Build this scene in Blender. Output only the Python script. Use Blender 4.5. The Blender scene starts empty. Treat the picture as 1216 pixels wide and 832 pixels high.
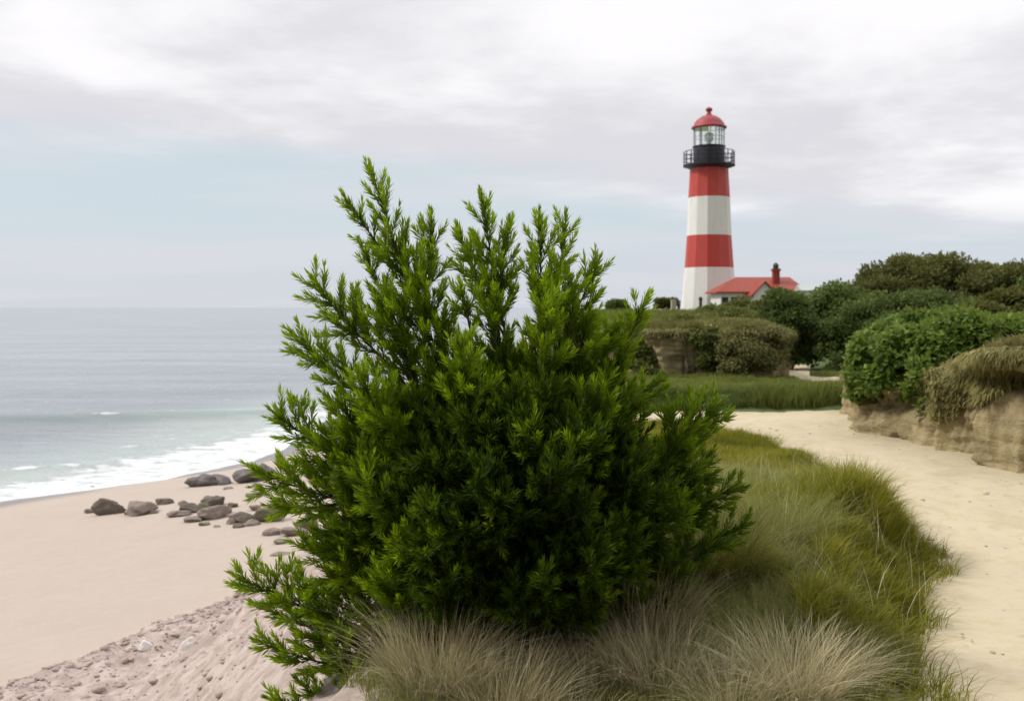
import bpy, bmesh, math
import numpy as np
rng = np.random.default_rng(7)
R = math.radians
scene = bpy.context.scene
C = scene.collection

# ------------------------------------------------------------------ camera, world, sun, exposure
EYE, F = 1.6, 1182.0
cam_d = bpy.data.cameras.new('camera'); cam = bpy.data.objects.new('camera', cam_d); C.objects.link(cam)
cam.location = (0, 0, EYE); cam.rotation_euler = (R(90), 0, 0)
cam_d.sensor_width = 36.0; cam_d.lens = 36.0 * F / 1216.0; cam_d.shift_y = -51.0 / 1216.0
cam_d.clip_start = 0.05; cam_d.clip_end = 60000
cam_d.dof.use_dof = True; cam_d.dof.focus_distance = 4.1; cam_d.dof.aperture_fstop = 4.5
scene.camera = cam
SUN_EL, SUN_AZ = 46.0, -88.0            # azimuth measured from +Y towards +X (sun on the left, a little ahead)
sun_d = bpy.data.lights.new('sun', 'SUN'); sun = bpy.data.objects.new('sun', sun_d); C.objects.link(sun)
sun_d.energy = 2.4; sun_d.angle = R(10); sun_d.color = (1.0, 0.95, 0.86)
sun.rotation_euler = (R(90 - SUN_EL), 0, R(180 - SUN_AZ))
scene.view_settings.view_transform = 'Standard'; scene.view_settings.look = 'None'
scene.view_settings.gamma = 1.0; scene.view_settings.exposure = 0.0
scene.view_settings.use_curve_mapping = False
scene.render.engine = 'CYCLES'
scene.cycles.max_bounces = 6; scene.cycles.transparent_max_bounces = 8
scene.cycles.use_denoising = True


class NT:
    """small node-tree writer"""
    def __init__(s, tree): s.t = tree; s.n = tree.nodes; s.l = tree.links
    def new(s, typ, **kw):
        n = s.n.new(typ)
        for k, v in kw.items(): setattr(n, k, v)
        return n
    def put(s, sock, v):
        if v is None: return
        if hasattr(v, 'is_linked') or isinstance(v, bpy.types.NodeSocket): s.l.new(v, sock)
        else:
            if isinstance(v, (tuple, list)) and len(v) == 3 and sock.type == 'RGBA': v = (*v, 1)
            sock.default_value = v
    def math(s, op, a, b=None, c=None, clamp=False):
        n = s.new('ShaderNodeMath', operation=op, use_clamp=clamp)
        s.put(n.inputs[0], a); s.put(n.inputs[1], b); s.put(n.inputs[2], c)
        return n.outputs[0]
    def vmath(s, op, a, b=None):
        n = s.new('ShaderNodeVectorMath', operation=op)
        s.put(n.inputs[0], a)
        if op == 'SCALE': s.put(n.inputs['Scale'], b)
        else: s.put(n.inputs[1], b)
        return n.outputs[0]
    def mix(s, f, a, b, mode='MIX'):
        n = s.new('ShaderNodeMix', data_type='RGBA', blend_type=mode)
        s.put(n.inputs[0], f); s.put(n.inputs[6], a); s.put(n.inputs[7], b)
        return n.outputs[2]
    def ss(s, v, a, b):
        n = s.new('ShaderNodeMapRange', interpolation_type='SMOOTHSTEP')
        s.put(n.inputs[0], v); s.put(n.inputs[1], a); s.put(n.inputs[2], b)
        return n.outputs[0]
    def noise(s, vec, scale, detail=4, rough=.55, dist=0.0):
        n = s.new('ShaderNodeTexNoise')
        if vec is not None: s.put(n.inputs['Vector'], vec)
        n.inputs['Scale'].default_value = scale; n.inputs['Detail'].default_value = detail
        n.inputs['Roughness'].default_value = rough; n.inputs['Distortion'].default_value = dist
        return n.outputs[0]
    def attr(s, name): return s.new('ShaderNodeAttribute', attribute_name=name).outputs['Fac']
    def objco(s): return s.new('ShaderNodeTexCoord').outputs['Object']
    def geo(s): return s.new('ShaderNodeNewGeometry').outputs['Position']
    def bump(s, h, strength=.5, dist=.05, normal=None):
        n = s.new('ShaderNodeBump'); s.put(n.inputs['Height'], h)
        n.inputs['Strength'].default_value = strength; n.inputs['Distance'].default_value = dist
        if normal is not None: s.put(n.inputs['Normal'], normal)
        return n.outputs[0]
    def scalevec(s, v, sc):
        return s.vmath('MULTIPLY', v, sc)


world = bpy.data.worlds.new('World'); scene.world = world; world.use_nodes = True
w = NT(world.node_tree); w.n.clear()
sky = w.new('ShaderNodeTexSky', sky_type='NISHITA', sun_disc=False)
sky.sun_elevation = R(SUN_EL); sky.sun_rotation = R(SUN_AZ)
d = w.new('ShaderNodeTexCoord').outputs['Generated']
sx = w.new('ShaderNodeSeparateXYZ'); w.put(sx.inputs[0], d)
X, Y, Z = sx.outputs
proj = w.vmath('SCALE', d, w.math('DIVIDE', 1.0, w.math('ADD', w.math('MAXIMUM', Z, 0.0), 0.11)))
n1 = w.noise(proj, 0.55, 5, .55, .3)
n2 = w.noise(w.vmath('ADD', proj, (7.3, 2.1, 4)), 1.3, 6, .6, .2)
n3 = w.noise(w.scalevec(proj, (0.35, 1, 1)), 1.1, 4, .5)
cl = w.math('ADD', w.math('MULTIPLY', n1, .72), w.math('MULTIPLY', n2, .28))
bright = w.math('POWER', w.ss(cl, .42, .60), 1.2)
cloud = w.mix(bright, (.735, .725, .768), (1.0, .985, 1.005))
lowhaze = w.mix(w.ss(Z, 0.0, .12), (.69, .72, .80), (.655, .745, .80))
nish = w.vmath('SCALE', sky.outputs[0], .10)
lowhaze = w.mix(.12, lowhaze, nish)
lowhaze = w.mix(w.math('MULTIPLY', w.ss(n3, .42, .66), .42), lowhaze, (.75, .74, .785))
thr = w.math('SUBTRACT', .150, w.math('MULTIPLY', w.ss(X, -.35, .4), .065))
e = w.math('ADD', w.math('SUBTRACT', Z, thr), w.math('MULTIPLY', w.math('SUBTRACT', n1, .5), .10))
col = w.mix(w.ss(e, -.018, .03), lowhaze, cloud)
zen = w.math('ADD', 1.0, w.math('MULTIPLY', w.ss(Z, .32, .85), 1.05))     # overcast sky, brightest overhead
back = w.math('SUBTRACT', 1.0, w.math('MULTIPLY', w.ss(w.math('MULTIPLY', Y, -1.0), -.15, .75), .55))   # sky dimmed behind the viewer, added to darken the shrub's near side
col = w.vmath('SCALE', col, w.math('MULTIPLY', w.math('MULTIPLY', zen, back), 10.0))
bg = w.new('ShaderNodeBackground'); w.put(bg.inputs[0], col); bg.inputs[1].default_value = 0.1
out = w.new('ShaderNodeOutputWorld'); w.l.new(bg.outputs[0], out.inputs[0])

# ------------------------------------------------------------------ helpers
def P(px, py, dd):
    return np.array([(px - 608) / F * dd, dd, EYE + (365 - py) / F * dd])

def hash3(ix, iy, iz, seed=0):
    n = (ix.astype(np.int64) * 374761393 + iy.astype(np.int64) * 668265263 + iz.astype(np.int64) * 2147483647 + seed * 974711) & 0xffffffff
    n = ((n ^ (n >> 13)) * 1274126177) & 0xffffffff
    n = ((n ^ (n >> 16)) * 2246822519) & 0xffffffff
    return ((n ^ (n >> 15)) & 0xffffff) / float(0xffffff)

def vnoise(x, y, z=None, seed=0):
    x = np.asarray(x, float); y = np.asarray(y, float)
    z = np.zeros_like(x) if z is None else np.asarray(z, float) + np.zeros_like(x)
    ix, iy, iz = np.floor(x), np.floor(y), np.floor(z)
    fx, fy, fz = x - ix, y - iy, z - iz
    ux, uy, uz = [t * t * (3 - 2 * t) for t in (fx, fy, fz)]
    r = 0
    for a in (0, 1):
        for b in (0, 1):
            for c in (0, 1):
                wgt = (ux if a else 1 - ux) * (uy if b else 1 - uy) * (uz if c else 1 - uz)
                r = r + wgt * hash3(ix + a, iy + b, iz + c, seed)
    return r * 2 - 1

def fbm(x, y, z=None, o=4, seed=0):
    s, a, f = 0, .5, 1.0
    for i in range(o):
        s = s + a * vnoise(np.asarray(x) * f, np.asarray(y) * f, None if z is None else np.asarray(z) * f, seed + i * 17)
        a *= .5; f *= 2.03
    return s

def sm(v, a, b):
    t = np.clip((np.asarray(v, float) - a) / (b - a), 0, 1)
    return t * t * (3 - 2 * t)

def unit(v): return v / np.maximum(np.linalg.norm(v, axis=-1, keepdims=True), 1e-9)

def mesh_obj(name, V, Fc, mats, parent=None, attrs=None, smooth=True, mat_idx=None):
    """V (n,3); Fc: list of arrays (m,k) or one array"""
    if isinstance(Fc, np.ndarray): Fc = [Fc]
    me = bpy.data.meshes.new(name)
    V = np.asarray(V, np.float32)
    me.vertices.add(len(V)); me.vertices.foreach_set('co', V.ravel())
    loops = np.concatenate([f.ravel() for f in Fc]).astype(np.int32)
    tot = np.concatenate([np.full(len(f), f.shape[1]) for f in Fc]).astype(np.int32)
    start = np.concatenate([[0], np.cumsum(tot)[:-1]]).astype(np.int32)
    me.loops.add(len(loops)); me.loops.foreach_set('vertex_index', loops)
    me.polygons.add(len(tot)); me.polygons.foreach_set('loop_start', start); me.polygons.foreach_set('loop_total', tot)
    if mat_idx is not None: me.polygons.foreach_set('material_index', np.asarray(mat_idx, np.int32))
    me.polygons.foreach_set('use_smooth', np.full(len(tot), bool(smooth)))
    for k, v in (attrs or {}).items():
        a = me.attributes.new(k, 'FLOAT', 'POINT'); a.data.foreach_set('value', np.asarray(v, np.float32).ravel())
    me.update(calc_edges=True)
    for m in (mats if isinstance(mats, (list, tuple)) else [mats]): me.materials.append(m)
    o = bpy.data.objects.new(name, me); C.objects.link(o)
    if parent is not None: o.parent = parent
    return o

def tag(o, label=None, cat=None, group=None, kind=None):
    if label: o['label'] = label
    if cat: o['category'] = cat
    if group: o['group'] = group
    if kind: o['kind'] = kind
    return o

def empty(name, loc, label, cat, group=None):
    o = bpy.data.objects.new(name, None); C.objects.link(o); o.location = loc; o.empty_display_size = .2
    return tag(o, label, cat, group)

def bm_obj(name, bm, mats, parent=None, smooth=False):
    me = bpy.data.meshes.new(name); bm.to_mesh(me); bm.free()
    for m in (mats if isinstance(mats, (list, tuple)) else [mats]): me.materials.append(m)
    for p in me.polygons: p.use_smooth = smooth
    o = bpy.data.objects.new(name, me); C.objects.link(o)
    if parent is not None: o.parent = parent
    return o

def box(bm, x0, x1, y0, y1, z0, z1, mi=0):
    vs = [bm.verts.new((x, y, z)) for z in (z0, z1) for x, y in ((x0, y0), (x1, y0), (x1, y1), (x0, y1))]
    for f in ((0, 3, 2, 1), (4, 5, 6, 7), (0, 1, 5, 4), (1, 2, 6, 5), (2, 3, 7, 6), (3, 0, 4, 7)):
        bm.faces.new([vs[i] for i in f]).material_index = mi

def lathe(bm, prof, n=24, rot=0.0, mats=None, cx=0, cy=0):
    rings = []
    for r, z in prof:
        if r < 1e-4: rings.append([bm.verts.new((cx, cy, z))])
        else: rings.append([bm.verts.new((cx + r * math.cos(rot + 2 * math.pi * k / n), cy + r * math.sin(rot + 2 * math.pi * k / n), z)) for k in range(n)])
    for i in range(len(rings) - 1):
        a, b = rings[i], rings[i + 1]
        for k in range(n):
            k2 = (k + 1) % n
            if len(a) == 1 and len(b) == 1: continue
            if len(a) == 1: f = bm.faces.new((a[0], b[k2], b[k]))
            elif len(b) == 1: f = bm.faces.new((a[k], a[k2], b[0]))
            else: f = bm.faces.new((a[k], a[k2], b[k2], b[k]))
            if mats: f.material_index = mats[i]
    if len(rings[0]) > 1: bm.faces.new(list(reversed(rings[0]))).material_index = mats[0] if mats else 0
    if len(rings[-1]) > 1: bm.faces.new(rings[-1]).material_index = mats[-1] if mats else 0

class Tubes:
    def __init__(s): s.V = []; s.F = []; s.n = 0
    def add(s, pts, rad, sides=5):
        pts = np.asarray(pts, float); rad = np.asarray(rad, float); m = len(pts)
        tang = unit(np.gradient(pts, axis=0))
        ref = np.array([0.31, 0.2, 1.0]) if abs(tang[0, 2]) < .9 else np.array([1.0, .1, 0])
        a = unit(np.cross(tang, ref)); b = np.cross(tang, a)
        th = np.arange(sides) * 2 * np.pi / sides
        v = pts[:, None] + rad[:, None, None] * (np.cos(th)[None, :, None] * a[:, None] + np.sin(th)[None, :, None] * b[:, None])
        s.V.append(v.reshape(-1, 3))
        i = np.arange(m - 1)[:, None] * sides; k = np.arange(sides)[None]; k2 = (k + 1) % sides
        s.F.append((s.n + np.stack([i + k, i + k2, i + sides + k2, i + sides + k], -1)).reshape(-1, 4))
        s.n += m * sides
    def build(s, name, mat, parent=None):
        return mesh_obj(name, np.concatenate(s.V), np.concatenate(s.F), mat, parent)

def leaves_mesh(O, D, N, L, W, tone, fold=.18, curl=.0):
    """lanceolate folded leaves: 5 verts, 4 triangles each"""
    D = unit(D); S = unit(np.cross(D, N)); U = np.cross(S, D)
    L = L[:, None]; W = W[:, None]
    c = O + D * L * .45 + U * L * .0
    v = np.stack([O, O + D * L * .5 + S * W * .5 + U * W * fold, O + D * L * .5 - S * W * .5 + U * W * fold, c, O + D * L + U * L * curl], 1)
    n = len(O); b = (np.arange(n) * 5)[:, None, None]
    f = np.array([[0, 1, 3], [0, 3, 2], [1, 4, 3], [3, 4, 2]])[None]
    return v.reshape(-1, 3), (b + f).reshape(-1, 3), np.repeat(tone, 5)

def blades(P0, h, wd, az, lean, tone, seg=3, power=1.9, jit=0.0):
    n = len(P0); t = np.linspace(0, 1, seg + 1)[None, :]
    hx = np.cos(az)[:, None]; hy = np.sin(az)[:, None]
    ln = lean[:, None]; hh = h[:, None]
    z = hh * t * (1 - .35 * np.minimum(ln, 1.6) * t ** 1.5)
    r = hh * ln * t ** power
    px = P0[:, 0, None] + hx * r; py = P0[:, 1, None] + hy * r; pz = P0[:, 2, None] + z
    wa = az + np.pi / 2 + rng.normal(0, .7, n)
    wx = np.cos(wa)[:, None]; wy = np.sin(wa)[:, None]
    ww = wd[:, None] * (1 - t) ** .7 * .5
    Lf = np.stack([px - wx * ww, py - wy * ww, pz], -1)[:, :-1]
    Rt = np.stack([px + wx * ww, py + wy * ww, pz], -1)[:, :-1]
    tip = np.stack([px, py, pz], -1)[:, -1:]
    V = np.concatenate([Lf, Rt, tip], 1)
    k = 2 * seg + 1; b = (np.arange(n) * k)[:, None, None]
    q = np.array([[i, seg + i, seg + i + 1, i + 1] for i in range(seg - 1)])[None]
    tr = np.array([[seg - 1, 2 * seg - 1, 2 * seg]])[None]
    tt = np.repeat(t.ravel()[None], n, 0)
    hgt = np.concatenate([tt[:, :-1], tt[:, :-1], tt[:, -1:]], 1).ravel()
    return V.reshape(-1, 3), [(b + q).reshape(-1, 4), (b + tr).reshape(-1, 3)], np.repeat(tone, k), hgt

# ------------------------------------------------------------------ materials
def mat(name):
    m = bpy.data.materials.new(name); m.use_nodes = True
    t = NT(m.node_tree); b = m.node_tree.nodes['Principled BSDF']
    return m, t, b

def simple(name, colr, rough=.6, var=.15, scale=3.0, bump=.0, metallic=0.0, dirt=None):
    m, t, b = mat(name); co = t.objco()
    n = t.noise(co, scale, 5, .6)
    c2 = tuple(max(0, c * (1 - var)) for c in colr); c3 = tuple(min(1, c * (1 + var * .6)) for c in colr)
    cc = t.mix(n, c2, c3)
    if dirt:
        st = t.noise(t.scalevec(co, (1.2, 1.2, .16)), 2.2, 6, .65)
        cc = t.mix(t.math('MULTIPLY', t.ss(st, .5, .72), dirt[3]), cc, dirt[:3])
    t.put(b.inputs['Base Color'], cc); b.inputs['Roughness'].default_value = rough; b.inputs['Metallic'].default_value = metallic
    if bump: t.put(b.inputs['Normal'], t.bump(n, bump, .05))
    return m

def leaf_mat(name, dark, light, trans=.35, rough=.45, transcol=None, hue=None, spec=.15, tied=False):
    """colour runs with the per-leaf 'tone' attribute (0 = dark, 1 = light; on the shrub, new growth plus painted sun and shade)"""
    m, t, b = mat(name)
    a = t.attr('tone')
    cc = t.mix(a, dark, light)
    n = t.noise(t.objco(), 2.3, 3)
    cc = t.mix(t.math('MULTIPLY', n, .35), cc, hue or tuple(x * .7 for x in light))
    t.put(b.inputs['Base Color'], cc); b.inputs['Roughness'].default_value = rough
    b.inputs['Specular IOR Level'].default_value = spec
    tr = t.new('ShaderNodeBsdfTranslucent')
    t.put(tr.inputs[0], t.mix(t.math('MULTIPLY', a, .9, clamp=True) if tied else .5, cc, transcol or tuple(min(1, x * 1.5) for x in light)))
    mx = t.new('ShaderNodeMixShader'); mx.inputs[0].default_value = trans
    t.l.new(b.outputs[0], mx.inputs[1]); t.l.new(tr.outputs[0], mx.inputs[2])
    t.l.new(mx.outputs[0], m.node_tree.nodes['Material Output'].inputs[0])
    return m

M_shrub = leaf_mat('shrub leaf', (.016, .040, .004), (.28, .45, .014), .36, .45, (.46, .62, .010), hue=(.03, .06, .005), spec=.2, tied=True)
M_bark = simple('bark', (.12, .075, .045), .9, .4, 20, .6)
M_twig = simple('green twig', (.10, .10, .03), .7, .3, 30)
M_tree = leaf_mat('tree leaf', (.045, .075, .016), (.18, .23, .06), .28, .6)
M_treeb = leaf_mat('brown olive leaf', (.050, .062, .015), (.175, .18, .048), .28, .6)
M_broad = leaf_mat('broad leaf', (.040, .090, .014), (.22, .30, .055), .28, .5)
M_scrub = leaf_mat('scrub leaf', (.065, .085, .018), (.20, .215, .055), .22, .6)
M_bankb = leaf_mat('grey green leaf', (.10, .105, .035), (.26, .25, .085), .2, .7)
M_bgrass = leaf_mat('bank thatch', (.11, .10, .03), (.36, .33, .13), .25, .6)
M_grassG = leaf_mat('olive grass', (.075, .088, .005), (.30, .29, .028), .28, .55)
M_grassP = leaf_mat('pale grass', (.11, .13, .025), (.38, .38, .13), .25, .55)
M_grassT = leaf_mat('tussock grass', (.12, .108, .04), (.64, .565, .35), .22, .5)
M_grassD = leaf_mat('deep green grass', (.05, .062, .008), (.20, .20, .045), .3, .55)
M_lawn = leaf_mat('lawn grass', (.045, .070, .012), (.20, .23, .05), .3, .55)
M_white = simple('white lime paint', (.78, .77, .73), .7, .06, 1.5, .1, dirt=(.52, .45, .36, .3))
M_red = simple('red paint', (.52, .055, .04), .55, .14, 1.2, .05, dirt=(.34, .12, .09, .6))
M_roofred = simple('red roof tile', (.30, .048, .024), .6, .25, 4, .2)
M_black = simple('black iron paint', (.022, .022, .03), .5, .3, 3)
M_dome = simple('red dome paint', (.34, .035, .04), .5, .2, 3)
M_stone = simple('pale stone', (.50, .46, .34), .9, .2, 6, .4)
M_dark = simple('weathered wood', (.07, .065, .05), .85, .3, 9, .3)
M_shed = simple('grey sheet roof', (.42, .46, .44), .5, .1, 4)
M_rock = simple('brown grey rock', (.15, .12, .095), .9, .5, 7, .9)
M_rockp = simple('pinkish grey rock', (.25, .20, .17), .9, .45, 7, .9)
M_rockd = simple('wet dark rock', (.115, .10, .095), .6, .4, 4, .6)
M_rockg = simple('weedy rock', (.20, .19, .12), .85, .4, 3, .6)
M_clod = simple('sand clod', (.42, .335, .295), .95, .35, 15, .5)
M_shell = simple('white stone', (.75, .72, .68), .7, .08, 9, .2)
g_, t, b = mat('lantern glass'); M_glass = g_
b.inputs['Base Color'].default_value = (.93, .98, .96, 1); b.inputs['Roughness'].default_value = .03
b.inputs['Transmission Weight'].default_value = .9; b.inputs['IOR'].default_value = 1.1
g_, t, b = mat('lens glass'); M_lens = g_
b.inputs['Base Color'].default_value = (.9, .92, .9, 1); b.inputs['Roughness'].default_value = .1; b.inputs['Specular IOR Level'].default_value = 1.0
g_, t, b = mat('window glass'); M_win = g_
b.inputs['Base Color'].default_value = (.03, .035, .04, 1); b.inputs['Roughness'].default_value = .06

# ground: masks are per-vertex attributes computed from the ground plan
m, t, b = mat('ground'); M_ground = m
co = t.geo()
fine = t.noise(co, 38, 6, .7); mid = t.noise(co, 5.5, 5, .6); big = t.noise(co, .7, 4, .5)
speck = t.ss(t.noise(co, 90, 3, .6), .60, .72)
sandb = t.mix(big, (.405, .34, .285), (.46, .39, .325))
sandb = t.mix(t.math('MULTIPLY', t.ss(mid, .45, .75), .4), sandb, (.48, .42, .355))
sandp = t.mix(big, (.47, .40, .26), (.57, .49, .34))
sandp = t.mix(t.math('MULTIPLY', t.ss(mid, .48, .68), .5), sandp, (.44, .36, .19))
sandp = t.mix(t.math('MULTIPLY', t.ss(t.noise(co, 1.7, 6, .65, .6), .5, .66), .35), sandp, (.36, .29, .17))
c = t.mix(t.attr('path'), sandb, sandp)
rgh = t.attr('rough')
rc = t.mix(t.ss(mid, .38, .62), (.33, .255, .225), (.47, .385, .345))
rc = t.mix(t.math('MULTIPLY', speck, .6), rc, (.62, .56, .50))
rc = t.mix(t.math('MULTIPLY', t.ss(t.noise(co, 19, 5, .7), .55, .68), .65), rc, (.22, .165, .14))
c = t.mix(t.math('MULTIPLY', rgh, .92), c, rc)
c = t.mix(t.math('MULTIPLY', fine, .22), c, t.mix(.5, c, (.22, .17, .12)))
soil = t.mix(mid, (.07, .065, .025), (.17, .15, .06))
soil = t.mix(t.attr('lush'), soil, t.mix(mid, (.05, .085, .02), (.11, .15, .04)))
c = t.mix(t.ss(t.math('ADD', t.attr('veg'), t.math('MULTIPLY', t.math('SUBTRACT', mid, .5), .7)), .35, .65), c, soil)
wet = t.attr('wet')
c = t.mix(wet, c, t.mix(.88, c, (.11, .098, .095)))
t.put(b.inputs['Base Color'], c)
t.put(b.inputs['Roughness'], t.math('SUBTRACT', .95, t.math('MULTIPLY', wet, .66)))
hh = t.math('ADD', t.math('MULTIPLY', fine, .25), t.math('MULTIPLY', mid, .8))
bs = t.new('ShaderNodeBump'); t.put(bs.inputs['Height'], hh); bs.inputs['Distance'].default_value = .03
t.put(bs.inputs['Strength'], t.math('SUBTRACT', .55, t.math('MULTIPLY', wet, .5)))
t.put(b.inputs['Normal'], bs.outputs[0])

# eroded sand bank
m, t, b = mat('sand bank'); M_bank = m
co = t.geo()
n1_ = t.noise(co, 2.2, 6, .65); n2_ = t.noise(t.scalevec(co, (1, 1, 4.5)), 3.0, 5, .6, .4); n3_ = t.noise(co, 22, 5, .7)
c = t.mix(t.ss(n1_, .35, .65), (.20, .15, .07), (.40, .32, .17))
c = t.mix(t.math('MULTIPLY', t.ss(n2_, .5, .64), .38), c, (.12, .095, .04))
c = t.mix(t.math('MULTIPLY', n3_, .4), c, (.48, .41, .24))
c = t.mix(t.attr('top'), c, (.19, .175, .065))
t.put(b.inputs['Base Color'], c); b.inputs['Roughness'].default_value = .95
vo = t.new('ShaderNodeTexVoronoi', feature='DISTANCE_TO_EDGE'); t.put(vo.inputs['Vector'], t.scalevec(co, (1, 1, 1.9))); vo.inputs['Scale'].default_value = 3.4
crk = t.ss(t.math('ADD', vo.outputs[0], t.math('MULTIPLY', t.math('SUBTRACT', n1_, .5), .25)), .0, .05)
t.put(b.inputs['Normal'], t.bump(t.math('ADD', t.math('ADD', n2_, t.math('MULTIPLY', n3_, .7)), t.math('MULTIPLY', crk, .12)), .8, .05))

# sea
m, t, b = mat('sea water'); M_sea = m
co = t.geo()
wn = t.noise(t.scalevec(co, (.32, 1.0, 1)), 1.1, 5, .6, .3)
wl = t.noise(t.scalevec(co, (.12, .55, 1)), .23, 4, .55)
deep = t.mix(t.ss(wl, .35, .65), (.175, .20, .222), (.26, .285, .30))
deep = t.mix(t.attr('shallow'), deep, (.38, .44, .41))
deep = t.mix(t.attr('swell'), deep, (.18, .235, .22))
fo = t.noise(t.scalevec(co, (.75, 1.25, 1)), 1.5, 7, .7, .5)
fm = t.ss(t.math('ADD', t.attr('foam'), t.math('MULTIPLY', t.math('SUBTRACT', fo, .5), 2.4)), .30, .72)
t.put(b.inputs['Base Color'], t.mix(fm, deep, (.64, .66, .67)))
t.put(b.inputs['Roughness'], t.math('ADD', .16, t.math('MULTIPLY', fm, .6)))
b.inputs['IOR'].default_value = 1.33
t.put(b.inputs['Normal'], t.bump(t.math('ADD', wn, t.math('MULTIPLY', fm, .5)), .55, .14))

# ------------------------------------------------------------------ ground plan
SEA = -3.4
_ye = [-400, -10, 4, 8, 14, 20, 40, 60, 80, 96, 130, 250, 600, 3000, 9000]
_xe = [-30, -1.2, -.62, -.72, -.7, -.6, 1.5, 5.0, 8.2, 10.0, 15, 60, 300, 2500, 9000]
_yw = [-400, -20, 0, 10, 20, 25.7, 28.8, 32, 36, 45, 60, 80, 96, 130, 250, 600, 3000, 9000]
_xw = [-160, -46, -33, -25, -18, -13.2, -10.1, -8.4, -7.9, -6.8, -2.5, 3.0, 6.3, 11, 52, 285, 2450, 8900]
x_edge = lambda y: np.interp(y, _ye, _xe)
x_water = lambda y: np.interp(y, _yw, _xw)
B1 = np.array([(9.5, 19.5), (7.0, 17.2), (5.6, 15.6), (5.05, 14.2), (4.75, 12.9), (4.86, 12.05), (5.0, 11.3), (5.12, 10.6), (5.25, 9.95), (6.2, 9.2), (7.4, 7), (8.0, 3), (8.2, -12)])
B2 = np.array([(1.6, 27), (2.2, 24), (2.6, 21.4), (2.95, 20.5), (3.5, 20.1), (4.15, 20.5), (4.45, 20.05), (4.9, 19.9), (5.35, 20.1), (5.55, 20.7), (5.65, 22.5), (5.9, 26), (8.5, 31)])
PATH_L = ([1.2, 4.05, 5.04, 5.82, 6.64, 7.56, 9.0, 10.8, 12.4, 13.6], [0.8, 1.66, 2.06, 2.42, 2.76, 3.02, 3.18, 3.12, 2.95, 2.3])

def poly_sd(x, y, poly):
    """distance to an open polyline and which side (>0 on its left when walked from first to last)"""
    best = np.full(x.shape, 1e9); side = np.zeros(x.shape); sarc = np.zeros(x.shape); acc = 0.0
    for a, c in zip(poly[:-1], poly[1:]):
        dx, dy = c - a; l2 = dx * dx + dy * dy
        u = np.clip(((x - a[0]) * dx + (y - a[1]) * dy) / l2, 0, 1)
        qx, qy = a[0] + u * dx, a[1] + u * dy
        dd = np.hypot(x - qx, y - qy); cr = dx * (y - a[1]) - dy * (x - a[0])
        mk = dd < best
        best = np.where(mk, dd, best); side = np.where(mk, np.sign(cr), side); sarc = np.where(mk, acc + u * math.sqrt(l2), sarc)
        acc += math.sqrt(l2)
    return best * side, sarc

def gapmask(x, y): return (y > 18.6) & (y < 27) & (x > 5.62 + .16 * np.clip(y - 21, 0, 9)) & (x < 5.75 + .30 * np.abs(y - 20.6) + .42 + 1.0 * (y < 20.3))

def bank1_h(y): return np.interp(y, [4, 9, 10.3, 11.2, 12.2, 13, 15, 20], [1.5, 1.32, 1.12, .92, .70, .60, .75, 1.2])

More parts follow.
